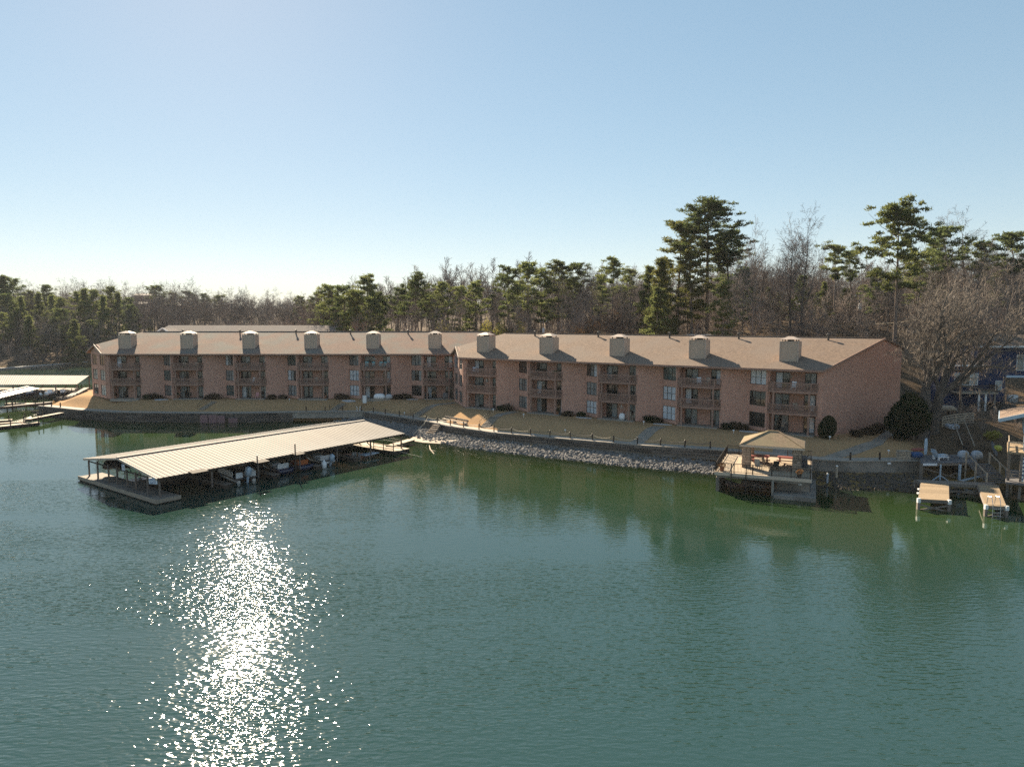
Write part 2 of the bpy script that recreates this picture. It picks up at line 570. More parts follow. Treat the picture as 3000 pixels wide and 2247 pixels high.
# ------------------------------------------------------------------ the shore and the ground
WALL = [(120, 66), (75, 73), (60, 76.2), (46.5, 77.2), (45.4, 77.1), (37.7, 76.9), (35.0, 77.6), (24.5, 83.8), (16.4, 87.4), (7.6, 92.7), (-2.7, 98.6),
        (-9.6, 105.0), (-14.2, 111.0), (-26.2, 121.7), (-38.2, 120.8), (-48.2, 119.6), (-59.0, 119.9), (-69.0, 120.9),
        (-77.4, 124.0), (-88.6, 129.9)]
LAND = [(2500, 10)] + WALL + [(-91.5, 137), (-96, 150), (-104, 168), (-104, 192), (-95, 230), (-110, 262), (-150, 284), (-170.5, 280.4), (-178, 246),
                              (-190, 212), (-225, 165), (-300, 110), (-2500, -100), (-2500, 4200), (2500, 4200)]

def _segd(px_, py_, a, b):
    ax, ay = a
    bx_, by_ = b
    dx, dy = bx_ - ax, by_ - ay
    t = np.clip(((px_ - ax) * dx + (py_ - ay) * dy) / (dx * dx + dy * dy), 0, 1)
    return np.hypot(px_ - ax - t * dx, py_ - ay - t * dy)

def shore_dist(x, y):
    x = np.asarray(x, float)
    y = np.asarray(y, float)
    d = np.full(x.shape, 1e9)
    ins = np.zeros(x.shape, bool)
    n = len(LAND)
    for i in range(n):
        a, b = LAND[i], LAND[(i + 1) % n]
        d = np.minimum(d, _segd(x, y, a, b))
        if a[1] != b[1]:
            c = ((a[1] > y) != (b[1] > y)) & (x < (b[0] - a[0]) * (y - a[1]) / (b[1] - a[1]) + a[0])
            ins ^= c
    return np.where(ins, d, -d)

def ss(t):
    t = np.clip(t, 0, 1)
    return t * t * (3 - 2 * t)

def lump(x, y, s, k=0.0):
    return (np.sin(x / s + 1.3 + k) * np.cos(y / s * 0.9 + 0.7 * k) + 0.5 * np.sin(x / s * 2.3 + y / s * 1.7 + k)) * 0.66

def wall_z(x):
    return np.interp(x, [-90, -26, -10, 8, 25, 46], [1.5, 1.5, 1.5, 1.65, 1.9, 1.9])

def height(x, y):
    x = np.asarray(x, float)
    y = np.asarray(y, float)
    d = shore_dist(x, y)
    wz = wall_z(x)
    lawn = wz - 0.06 + (3.1 - wz) * ss((d - 1.9) / 5.2)
    y0 = np.interp(x, [-120, -60, 0, 22, 40, 49, 55, 60, 80], [172, 162, 142, 128, 112, 100, 98, 98, 99])
    hx = np.interp(x, [-400, -150, -90, -60, -30, 0, 30, 60, 120, 400], [8, 5, 3.5, 5, 10, 11.8, 12, 12.2, 13, 16])
    ln = np.interp(x, [-60, 0, 40, 60], [70, 50, 42, 52])
    hill = hx * ss((y - y0) / ln)
    far = 10 * ss((y - 240) / 420) + 24 * ss((y - 600) / 1400)
    rough = lump(x, y, 7.0) * 0.25 * ss((y - y0) / 10) + lump(x, y, 60.0, 2) * 2.0 * ss((y - 220) / 150)
    bankup = 1.7 * ss((x - 48) / 6) * ss((d - 3) / 9)
    land = lawn + bankup + hill + far + rough
    left = ss((-26 - x) / 8)
    right = ss((x - 30) / 6)
    o = -d
    bank_mid = np.where(o < 3.8, 0.5 - 0.13 * o, 0.006 - 0.11 * (o - 3.8))
    bank_left = -0.35 - 0.25 * o
    bank_right = np.where(o < 5.0, 0.65 - 0.13 * o, -0.2 * (o - 5.0))
    bed = bank_mid * (1 - left) * (1 - right) + bank_left * left + bank_right * right
    bed = np.maximum(bed, -4.0) + lump(x, y, 1.7) * 0.05
    near_wall = np.minimum(bed, wz - 0.6)
    land = np.where((d > 0) & (d < 1.6) & (x > -95) & (y < 140) & (x < 50), near_wall + (land - near_wall) * np.clip((d - 1.0) / 0.6, 0, 1), land)
    far_side = (x < -98) | (y > 145)
    bed = np.where(far_side, 0.4 - 0.3 * np.minimum(o, 12), bed)
    land = np.where(far_side & (d < 45), 0.5 + (land - 0.5) * np.clip(d / 45, 0, 1), land)
    return np.where(d > 0, land, bed)

def hz(x, y):
    return float(height(np.array([x]), np.array([y]))[0])

def ground_hit(u, v):
    dx, dy, dz = ray(u, v)
    lo = 30.0
    for t in np.arange(30, 700, 0.5):
        if CAM_H + dz * t < hz(dx * t, dy * t):
            lo = t - 0.5
            break
    hi = lo + 0.5
    for _ in range(12):
        m_ = (lo + hi) / 2
        if CAM_H + dz * m_ < hz(dx * m_, dy * m_):
            hi = m_
        else:
            lo = m_
    return dx * lo, dy * lo, hz(dx * lo, dy * lo)

def axis(fine0, fine1, step, lo, hi, grow=1.13):
    a = list(np.arange(fine0, fine1 + 1e-6, step))
    s, p, left = step, fine0, []
    while p > lo:
        s *= grow
        p -= s
        left.append(p)
    s, p, right = step, a[-1], []
    while p < hi:
        s *= grow
        p += s
        right.append(p)
    return np.array(left[::-1] + a + right)

def grid_mesh(name, xs, ys, zf, m):
    X, Y = np.meshgrid(xs, ys)
    Z = zf(X.ravel(), Y.ravel())
    v = np.stack([X.ravel(), Y.ravel(), Z], 1)
    nx, ny = len(xs), len(ys)
    i = np.arange(nx * ny).reshape(ny, nx)
    f = np.stack([i[:-1, :-1].ravel(), i[:-1, 1:].ravel(), i[1:, 1:].ravel(), i[1:, :-1].ravel()], 1)
    me = bpy.data.meshes.new(name)
    me.vertices.add(len(v))
    me.vertices.foreach_set('co', v.astype(np.float32).ravel())
    me.loops.add(f.size)
    me.loops.foreach_set('vertex_index', f.astype(np.int32).ravel())
    me.polygons.add(len(f))
    me.polygons.foreach_set('loop_start', np.arange(0, f.size, 4, dtype=np.int32))
    me.polygons.foreach_set('loop_total', np.full(len(f), 4, np.int32))
    me.polygons.foreach_set('use_smooth', np.ones(len(f), bool))
    me.update(calc_edges=True)
    me.validate()
    me.materials.append(M[m])
    return me, v

# ground material: dormant lawn, leaf litter, lake mud
m, N, L, out = new_mat('ground_cover')
b = N.new("ShaderNodeBsdfPrincipled")
L.new(b.outputs[0], out.inputs[0])
g = N.new("ShaderNodeNewGeometry")
P = g.outputs["Position"]
att = N.new("ShaderNodeAttribute")
att.attribute_name = "cover"
sp = N.new("ShaderNodeSeparateColor")
L.new(att.outputs["Color"], sp.inputs[0])
n1 = noise_node(N, L, P, 0.35, 6, 0.7)
n2 = noise_node(N, L, P, 5.0, 5, 0.75)
n3 = noise_node(N, L, P, 1.4, 5, 0.7)
lawn = mixc(N, L, 0.55, ramp(N, L, n1.outputs["Fac"], (0.36, 0.218, 0.115), (0.47, 0.285, 0.135), 0.36, 0.62), ramp(N, L, n2.outputs["Fac"], (0.24, 0.153, 0.085), (0.50, 0.315, 0.165), 0.3, 0.7))
lawn = mixc(N, L, ramp(N, L, n3.outputs["Fac"], (0, 0, 0), (0.45, 0.45, 0.45), 0.55, 0.72), lawn, (0.20, 0.15, 0.085))
litter = mixc(N, L, 0.5, ramp(N, L, n3.outputs["Fac"], (0.07, 0.05, 0.034), (0.13, 0.088, 0.056), 0.3, 0.7), ramp(N, L, n2.outputs["Fac"], (0.035, 0.028, 0.02), (0.17, 0.12, 0.078), 0.3, 0.7))
mud = ramp(N, L, n3.outputs["Fac"], (0.28, 0.18, 0.07), (0.17, 0.11, 0.04), 0.3, 0.7)
c = mixc(N, L, sp.outputs[0], lawn, litter)
c = mixc(N, L, sp.outputs[1], c, mud)
L.new(c, b.inputs["Base Color"])
b.inputs["Roughness"].default_value = 1.0
b.inputs["Specular IOR Level"].default_value = 0.05
bp = N.new("ShaderNodeBump")
bp.inputs["Distance"].default_value = 0.06
L.new(n2.outputs["Fac"], bp.inputs["Height"])
L.new(bp.outputs[0], b.inputs["Normal"])
M['ground_cover'] = m

xs = axis(-95, 66, 0.8, -2400, 2400)
ys = axis(58, 146, 0.8, 20, 4000)
me, v = grid_mesh('ground', xs, ys, height, 'ground_cover')
dsh = shore_dist(v[:, 0], v[:, 1])
x_, y_ = v[:, 0], v[:, 1]
y0_ = np.interp(x_, [-120, -60, 0, 22, 40, 47, 50.5, 54, 80], [172, 165, 150, 132, 112, 96, 84, 77, 75])
lit = np.clip((y_ - y0_) / 4 + 0.5, 0, 1)
lit = np.maximum(lit, np.clip((-100 - x_) / 4, 0, 1))
lit = np.maximum(lit, np.clip((x_ - 47.0) / 2.5, 0, 1))
mudv = np.clip(-dsh / 0.6 + 0.2, 0, 1)
ca = me.color_attributes.new("cover", 'FLOAT_COLOR', 'POINT')
ca.data.foreach_set('color', np.stack([lit, mudv, 0 * lit, 1 + 0 * lit], 1).astype(np.float32).ravel())
ground = part('ground', me)
tag(ground, 'dry tan winter lawn sloping to the shore and leaf-strewn hill behind', 'ground', kind='structure')

# ------------------------------------------------------------------ lake
m, N, L, out = new_mat('lake_water')
g = N.new("ShaderNodeNewGeometry")
att = N.new("ShaderNodeAttribute")
att.attribute_name = "water"
sp = N.new("ShaderNodeSeparateColor")
L.new(att.outputs["Color"], sp.inputs[0])
mp = N.new("ShaderNodeMapping")
mp.inputs["Rotation"].default_value = (0, 0, R(16))
mp.inputs["Scale"].default_value = (0.42, 1.45, 1)
L.new(g.outputs["Position"], mp.inputs["Vector"])
mp2 = N.new("ShaderNodeMapping")
mp2.inputs["Rotation"].default_value = (0, 0, R(-24))
mp2.inputs["Scale"].default_value = (0.6, 1.2, 1)
L.new(g.outputs["Position"], mp2.inputs["Vector"])
w1 = noise_node(N, L, mp.outputs[0], 2.5, 1.0, 0.45, 0.3)
w2 = noise_node(N, L, mp2.outputs[0], 5.0, 0.5, 0.4, 0.3)
mp3 = N.new("ShaderNodeMapping")
mp3.inputs["Rotation"].default_value = (0, 0, R(-28))
mp3.inputs["Scale"].default_value = (0.35, 1.3, 1)
L.new(g.outputs["Position"], mp3.inputs["Vector"])
w3 = noise_node(N, L, mp3.outputs[0], 0.06, 3, 0.55, 0.6)
gust = N.new("ShaderNodeMapRange")
gust.inputs[1].default_value = 0.35
gust.inputs[2].default_value = 0.65
gust.inputs[3].default_value = 0.3
gust.inputs[4].default_value = 1.2
L.new(w3.outputs["Fac"], gust.inputs[0])
def math_node(op, a, b_):
    t = N.new("ShaderNodeMath")
    t.operation = op
    for i, q in enumerate((a, b_)):
        if isinstance(q, (int, float)):
            t.inputs[i].default_value = q
        else:
            L.new(q, t.inputs[i])
    return t.outputs[0]
w4 = noise_node(N, L, mp.outputs[0], 7.5, 2, 0.5, 0.2)
hgt = math_node('ADD', math_node('MULTIPLY', w1.outputs["Fac"], 0.14), math_node('MULTIPLY', w2.outputs["Fac"], 0.075))
hgt = math_node('ADD', hgt, math_node('MULTIPLY', w4.outputs["Fac"], 0.003))
amp = math_node('MULTIPLY', gust.outputs[0], sp.outputs[1])
hgt = math_node('MULTIPLY', hgt, amp)
bp = N.new("ShaderNodeBump")
bp.inputs["Strength"].default_value = 1.0
bp.inputs["Distance"].default_value = 1.0
L.new(hgt, bp.inputs["Height"])
fr = N.new("ShaderNodeFresnel")
fr.inputs["IOR"].default_value = 2.0
L.new(bp.outputs[0], fr.inputs["Normal"])
gl = N.new("ShaderNodeBsdfGlossy")
gl.inputs["Roughness"].default_value = 0.04
L.new(bp.outputs[0], gl.inputs["Normal"])
deep = N.new("ShaderNodeBsdfDiffuse")
L.new(mixc(N, L, sp.outputs[2], (0.031, 0.060, 0.018), (0.016, 0.044, 0.035)), deep.inputs["Color"])
tr = N.new("ShaderNodeBsdfTransparent")
tr.inputs["Color"].default_value = (0.62, 0.62, 0.36, 1)
body = N.new("ShaderNodeMixShader")
L.new(sp.outputs[0], body.inputs[0])
L.new(deep.outputs[0], body.inputs[1])
L.new(tr.outputs[0], body.inputs[2])
mx = N.new("ShaderNodeMixShader")
L.new(fr.outputs[0], mx.inputs[0])
L.new(body.outputs[0], mx.inputs[1])
L.new(gl.outputs[0], mx.inputs[2])
L.new(mx.outputs[0], out.inputs[0])
M['lake_water'] = m

xs = axis(-95, 70, 1.6, -2300, 2300)
ys = axis(50, 130, 1.6, -1200, 420)
me, v = grid_mesh('lake', xs, ys, lambda x, y: np.zeros_like(x), 'lake_water')
dep = np.maximum(-height(v[:, 0], v[:, 1]), 0.0)
dsh = -shore_dist(v[:, 0], v[:, 1])
clear = 0.95 * np.exp(-dep / 1.0)
calm = (0.05 + 0.95 * ss((dsh - 15) / 86)) * np.interp(v[:, 1], [25, 60, 100], [1.0, 0.85, 0.5])
offshore = ss((dsh - 6) / 30)
calm = np.where(v[:, 1] > 132, 0.3, calm)
ca = me.color_attributes.new("water", 'FLOAT_COLOR', 'POINT')
ca.data.foreach_set('color', np.stack([clear, calm, offshore, 1 + 0 * calm], 1).astype(np.float32).ravel())
lake = part('lake', me)
tag(lake, 'rippled green lake water with sun glitter filling the foreground', 'lake', kind='structure')

# ------------------------------------------------------------------ seawall, footpath, riprap
def offset_poly(pts, o):
    res = []
    n = len(pts)
    for i, p in enumerate(pts):
        a = pts[max(i - 1, 0)]
        c_ = pts[min(i + 1, n - 1)]
        dx, dy = c_[0] - a[0], c_[1] - a[1]
        l = math.hypot(dx, dy)
        res.append((p[0] + dy / l * o, p[1] - dx / l * o))       # right of travel = inland when walking right to left
    return res

def densify(pts, step):
    res = []
    for a, b_ in zip(pts, pts[1:]):
        n = max(1, int(math.dist(a, b_) / step))
        for i in range(n):
            t = i / n
            res.append((a[0] + (b_[0] - a[0]) * t, a[1] + (b_[1] - a[1]) * t))
    return res + [pts[-1]]

def strip(mb, pts, o0, o1, z0, z1):
    A, B = offset_poly(pts, o0), offset_poly(pts, o1)
    secs = []
    for p, q, w in zip(A, B, pts):
        wz = float(wall_z(w[0]))
        secs.append([(p[0], p[1], wz + z0), (q[0], q[1], wz + z0), (q[0], q[1], wz + z1), (p[0], p[1], wz + z1)])
    return mb.loft(secs)

# walking the wall right to left, inland is to the right
W_right = densify([(46.3, 77.2), (45.4, 77.1), (37.7, 76.9), (35.0, 77.6), (33.4, 78.4)], 2)
W_mid = densify([(27.0, 82.4), (24.5, 83.8), (16.4, 87.4), (7.6, 92.7), (-2.7, 98.6), (-9.6, 105.0), (-14.2, 111.0), (-26.2, 121.7)], 2)
W_pale = densify([(-26.2, 121.7), (-38.2, 120.8)], 2)
W_left = densify([(-38.2, 120.8), (-48.2, 119.6), (-59.0, 119.9), (-69.0, 120.9), (-77.4, 124.0), (-88.6, 129.9)], 2)
mb = MB()
for pts in (W_right, densify([(33.4, 78.4), (27.0, 82.4)], 2), W_mid, W_pale, W_left):
    strip(mb, pts, 0.32, 2.05, -0.25, 0.045)
fp = mb.build('footpath', 'concrete')
tag(fp, 'narrow concrete footpath along the top of the seawall', 'footpath', kind='structure')

def seawall(pts, label, m, zlo, cap_m, blocks, bm='stone_dark', course=0.34):
    t = thing('seawall', label, 'seawall', (pts[0][0], pts[0][1], 0))
    inv = Vector((-pts[0][0], -pts[0][1], 0))
    core = MB()
    strip(core, pts, 0.06, 0.34, zlo, 0.0)
    core.v = [tuple(Vector(p) + inv) for p in core.v]
    core.build('core', m, t)
    cap = MB()
    strip(cap, pts, -0.06, 0.36, 0.002, 0.12)
    cap.v = [tuple(Vector(p) + inv) for p in cap.v]
    cap.build('coping', cap_m, t)
    if blocks:
        proto = []
        for k in range(5):
            bm_ = MB().box((0, 0, 0), (1, 0.16, 1))
            bm_.v = [(x * (1 + random.uniform(-.05, .05)), y + random.uniform(-.04, .04), z * (1 + random.uniform(-.07, .07))) for x, y, z in bm_.v]
            proto.append(bm_.mesh('stone_block', bm))
        fine = densify(pts, 0.4)
        cum = [0.0]
        for a, b_ in zip(fine, fine[1:]):
            cum.append(cum[-1] + math.dist(a, b_))
        fx = [p[0] for p in fine]
        fy = [p[1] for p in fine]
        rows = int(-zlo / course)
        for r_ in range(rows):
            s_ = random.uniform(0, 0.4)
            while s_ < cum[-1] - 0.5:
                ln_ = random.uniform(0.55, 1.25) * blocks
                cs = s_ + ln_ / 2
                px_, py_ = np.interp(cs, cum, fx), np.interp(cs, cum, fy)
                qx, qy = np.interp(min(cs + .3, cum[-1]), cum, fx), np.interp(min(cs + .3, cum[-1]), cum, fy)
                an = math.atan2(qy - py_, qx - px_)
                part('stone_block', random.choice(proto), t, (px_ + inv.x, py_ + inv.y, float(wall_z(px_)) - (r_ + 0.5) * course), an, (ln_ - 0.05, 1, course - 0.045))
                s_ += ln_
    return t

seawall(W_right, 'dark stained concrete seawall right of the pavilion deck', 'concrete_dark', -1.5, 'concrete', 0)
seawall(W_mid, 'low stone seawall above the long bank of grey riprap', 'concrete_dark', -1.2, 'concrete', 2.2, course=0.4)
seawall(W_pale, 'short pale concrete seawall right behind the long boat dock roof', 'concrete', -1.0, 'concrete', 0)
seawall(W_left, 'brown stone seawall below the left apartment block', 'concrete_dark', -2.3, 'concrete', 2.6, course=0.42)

# mauve panels leaning on the left wall
for k, (u0, u1, v0, v1) in enumerate(((569, 591, 1217, 1242), (594, 618, 1217, 1242), (620, 642, 1219, 1242), (653, 680, 1226, 1242))):
    xa, ya = at(u0, v1, 0.15)
    xb, yb = at(u1, v1, 0.15)
    hgt_ = (v1 - v0) * 118 / FPX
    t = thing('wall_panel', '%s mauve slatted panel from the left standing against the stone seawall' % ORD[k], 'panel', ((xa + xb) / 2, 119.1 - 0.1, -0.1), 0, 'mauve panels along the seawall')
    for j in range(5):
        MB().bx(-(xb - xa) / 2, (xb - xa) / 2, -.05, .05, j * hgt_ / 5 + .02, (j + 1) * hgt_ / 5 - .02).build('slat', 'panel_mauve', t)
    MB().bx(-(xb - xa) / 2, -(xb - xa) / 2 + .1, .05, .12, -.5, hgt_).bx((xb - xa) / 2 - .1, (xb - xa) / 2, .05, .12, -.5, hgt_).build('frame', 'dark_wood', t)

def rock_cloud(name, label, pts, o0, o1, count, s0, s1, m='rock'):
    ico = [(-.526, 0, .85), (.526, 0, .85), (-.526, 0, -.85), (.526, 0, -.85), (0, .85, .526), (0, .85, -.526), (0, -.85, .526), (0, -.85, -.526), (.85, .526, 0), (-.85, .526, 0), (.85, -.526, 0), (-.85, -.526, 0)]
    fc = [(0, 1, 4), (0, 4, 9), (9, 4, 5), (4, 8, 5), (4, 1, 8), (8, 1, 10), (8, 10, 3), (5, 8, 3), (5, 3, 2), (2, 3, 7), (7, 3, 10), (7, 10, 6), (7, 6, 11), (11, 6, 0), (0, 6, 1), (6, 10, 1), (9, 11, 0), (9, 2, 11), (9, 5, 2), (7, 11, 2)]
    ico = np.array(ico)
    fc = np.array(fc)
    fine = densify(pts, 0.5)
    idx = rng.integers(0, len(fine) - 1, count)
    A = np.array(fine)
    nrm = np.array(offset_poly(fine, 1.0)) - A
    o = -(o0 + (o1 - o0) * rng.random(count) ** 0.85)
    c_ = A[idx] + nrm[idx] * o[:, None] + rng.normal(0, 0.25, (count, 2))
    z = height(c_[:, 0], c_[:, 1])
    size = s0 + (s1 - s0) * rng.random(count) ** 2
    V = ico[None] * (1 + rng.normal(0, 0.16, (count, 12, 1)))
    V = V * (size[:, None, None] * (0.7 + 0.6 * rng.random((count, 1, 3))))
    a = rng.random(count) * 6.28
    ca_, sa_ = np.cos(a)[:, None], np.sin(a)[:, None]
    V = np.stack([V[..., 0] * ca_ - V[..., 1] * sa_, V[..., 0] * sa_ + V[..., 1] * ca_, V[..., 2]], -1)
    V[..., 0] += c_[:, 0][:, None]
    V[..., 1] += c_[:, 1][:, None]
    V[..., 2] += (z + size * 0.25)[:, None]
    F = (fc[None] + 12 * np.arange(count)[:, None, None]).reshape(-1, 3)
    me = bpy.data.meshes.new(name)
    me.from_pydata(V.reshape(-1, 3).tolist(), [], F.tolist())
    me.materials.append(M[m])
    o_ = part(name, me)
    tag(o_, label, 'rocks', kind='stuff')
    return o_

rock_cloud('riprap', 'bank of loose grey riprap stones below the middle seawall', W_mid, 0.25, 4.6, 8200, 0.09, 0.27)
rock_cloud('riprap', 'small grey stones piled below the pale concrete seawall', W_pale, 0.2, 3.0, 900, 0.12, 0.3)
rock_cloud('rubble', 'dark rubble on the muddy bank right of the pavilion', W_right, 0.2, 6.0, 2600, 0.05, 0.18, 'rock_dark')
rock_cloud('cove_stones', 'dark stones beside the pale path at the tip of the point', densify([(-91.0, 139), (-96, 150), (-102, 163)], 2), -3.0, 0.5, 500, 0.2, 0.45, 'rock_dark')
# pale gravel beach in front of the middle steps
gp = [at(u, v_, 0.15) for u, v_ in ((1196, 1287), (1225, 1270), (1262, 1268), (1300, 1277), (1340, 1292), (1290, 1297), (1240, 1294))]
mb = MB()
mb.slab([(p[0], p[1], max(hz(*p) + 0.06, 0.03)) for p in gp], 0.25)
tag(mb.build('gravel_beach', 'gravel'), 'small pale gravel beach at the foot of the stone steps', 'beach', kind='structure')

def wall_px(u, o=0.2):
    """point on the footpath edge that shows at picture column u"""
    best = None
    pts = offset_poly(densify(WALL, 0.25), o)
    for p in pts:
        wz = float(wall_z(p[0]))
        d_ = p[1] * _c - (wz - CAM_H) * _s
        uu = CX + FPX * p[0] / d_
        if best is None or abs(uu - u) < best[0]:
            best = (abs(uu - u), p[0], p[1], wz)
    return best[1], best[2], best[3]

# pale low wall along the far shore of the cove
fw = densify([(-169.5, 281.0), (-177, 246.5), (-186, 220)], 3)
t = thing('far_seawall', 'thin pale seawall at the waterline across the cove', 'seawall', (fw[0][0], fw[0][1], 0))
mbw = MB()
mbw.loft([[(p[0] - fw[0][0], p[1] - fw[0][1], -.3), (p[0] - fw[0][0] + .5, p[1] - fw[0][1], -.3), (p[0] - fw[0][0] + .5, p[1] - fw[0][1], .55), (p[0] - fw[0][0], p[1] - fw[0][1], .55)] for p in fw])
mbw.build('core', 'concrete', t)
mbc = MB()
mbc.loft([[(p[0] - fw[0][0] - .1, p[1] - fw[0][1], .553), (p[0] - fw[0][0] + .65, p[1] - fw[0][1], .553), (p[0] - fw[0][0] + .65, p[1] - fw[0][1], .7), (p[0] - fw[0][0] - .1, p[1] - fw[0][1], .7)] for p in fw])
mbc.build('coping', 'white_paint', t)
# ------------------------------------------------------------------ apartment blocks
SLOPE = 0.325
EAVE_T, EAVE_Z, RIDGE_T = -0.75, 8.3, 11.0
def roof_z(t):
    return EAVE_Z + SLOPE * (t - EAVE_T)

_mesh_cache = {}
def cached(key, fn):
    if key not in _mesh_cache:
        _mesh_cache[key] = fn()
    return _mesh_cache[key]

def window(parent, loc, rz, w, h, cols, pm, frame='frame_bronze', name='window', midrail=True):
    """frame in the local x-z plane facing -y; panes are its children"""
    def fr():
        mb = MB()
        mb.bx(-w / 2, w / 2, -.04, .06, 0, .06).bx(-w / 2, w / 2, -.04, .06, h - .06, h)
        for i in range(cols + 1):
            x = -w / 2 + .03 + (w - .06) * i / cols
            mb.bx(x - .035, x + .035, -.041, .061, .06, h - .06)
        if midrail:
            mb.bx(-w / 2 + .06, w / 2 - .06, -.03, .05, h * .47, h * .47 + .05)
        return mb.mesh('window_frame', frame)
    f = part(name, cached(('wf', w, h, cols, frame, midrail), fr), parent, loc, rz)
    pw = (w - .06) / cols - .07
    for i in range(cols):
        x = -w / 2 + .03 + (w - .06) * (i + .5) / cols
        mats = pm if isinstance(pm, (list, tuple)) else [pm] * cols
        pmn = mats[i % len(mats)]
        me = cached(('pane', pw, h, pmn), lambda: MB().bx(-pw / 2, pw / 2, 0, .02, .06, h - .06).mesh('pane', pmn))
        part('pane', me, f, (x, 0, 0))
    return f

def chimney_meshes():
    box = MB()
    w, d = 2.2, 2.0
    box.bx(-w / 2, w / 2, 0, d, -0.6, 2.55)
    trim = MB()
    for x in (-w / 2, w / 2):
        for y in (0, d):
            trim.box((x, y, 0.97), (.14, .14, 3.16))
    trim.bx(-w / 2 - .05, w / 2 + .05, -.05, d + .05, 2.5, 2.6)
    stub = MB()
    for x in (-.85, .85):
        for y in (.25, d - .25):
            stub.box((x, y, 2.72), (.12, .12, .26))
    stub.bx(-.35, .35, .7, 1.4, 2.6, 2.8)
    cap = MB()
    o = .07
    vs_ = [(-w / 2 - o, -o, 2.84), (w / 2 + o, -o, 2.84), (w / 2 + o, d + o, 2.84), (-w / 2 - o, d + o, 2.84), (-.3, d / 2 - .2, 3.22), (.3, d / 2 - .2, 3.22), (.3, d / 2 + .2, 3.22), (-.3, d / 2 + .2, 3.22)]
    cap.add(vs_, [(3, 2, 1, 0), (4, 5, 6, 7), (0, 1, 5, 4), (1, 2, 6, 5), (2, 3, 7, 6), (3, 0, 4, 7)])
    return box, trim, stub, cap

def chimney(parent, x, t):
    ms = cached('chim', lambda: [b_.mesh(n_, m_) for b_, n_, m_ in zip(chimney_meshes(), ('chimney', 'corner_trim', 'flue', 'chimney_cap'), ('siding_tan', 'cap_metal', 'vent', 'cap_metal'))])
    z = roof_z(t)
    ch = part('chimney', ms[0], parent, (x, t, z))
    part('corner_trim', ms[1], ch)
    part('flue', ms[2], ch)
    part('chimney_cap', ms[3], ch)
    return ch

def vent_pipe(parent, x, t, h=0.85):
    mb = MB().lathe([(.14, -.3), (.14, h - .2), (.24, h - .2), (.24, h), (.1, h + .06)], n=8)
    part('vent_pipe', cached(('vent', h), lambda: mb.mesh('vent_pipe', 'vent')), parent, (x, t, roof_z(t)))

def balcony(parent, b0, b1, fz, k):
    w = b1 - b0
    def deck():
        poly = [(.03, 1.65), (.03, 0), (.75, -.85), (w - .75, -.85), (w - .03, 0), (w - .03, 1.65)]
        return MB().prism(poly, -.3, 0).mesh('balcony', 'trim_brown')
    d = part('balcony', cached(('deck', round(w, 2)), deck), parent, (b0, 0, fz))
    line = [(.06, -.03), (.77, -.80), (w - .77, -.80), (w - .06, -.03)]
    def rails():
        mb = MB()
        for z, s in ((.98, .1), (.12, .08)):
            for a, b_ in zip(line, line[1:]):
                mb.beam((a[0], a[1], z), (b_[0], b_[1], z), .09, s)
        for p in line:
            mb.box((p[0], p[1], .5), (.1, .1, 1.0))
        return mb.mesh('railing', 'trim_brown')
    def bal():
        mb = MB()
        for a, b_ in zip(line, line[1:]):
            n = int(math.dist(a, b_) / .13)
            for i in range(1, n):
                t = i / n
                mb.box((a[0] + (b_[0] - a[0]) * t, a[1] + (b_[1] - a[1]) * t, .55), (.05, .05, .8))
        return mb.mesh('baluster', 'trim_brown')
    part('railing', cached(('rail', round(w, 2)), rails), d)
    bl = part('baluster', cached(('bal', round(w, 2)), bal), d)
    bl["kind"] = "stuff"
    return d

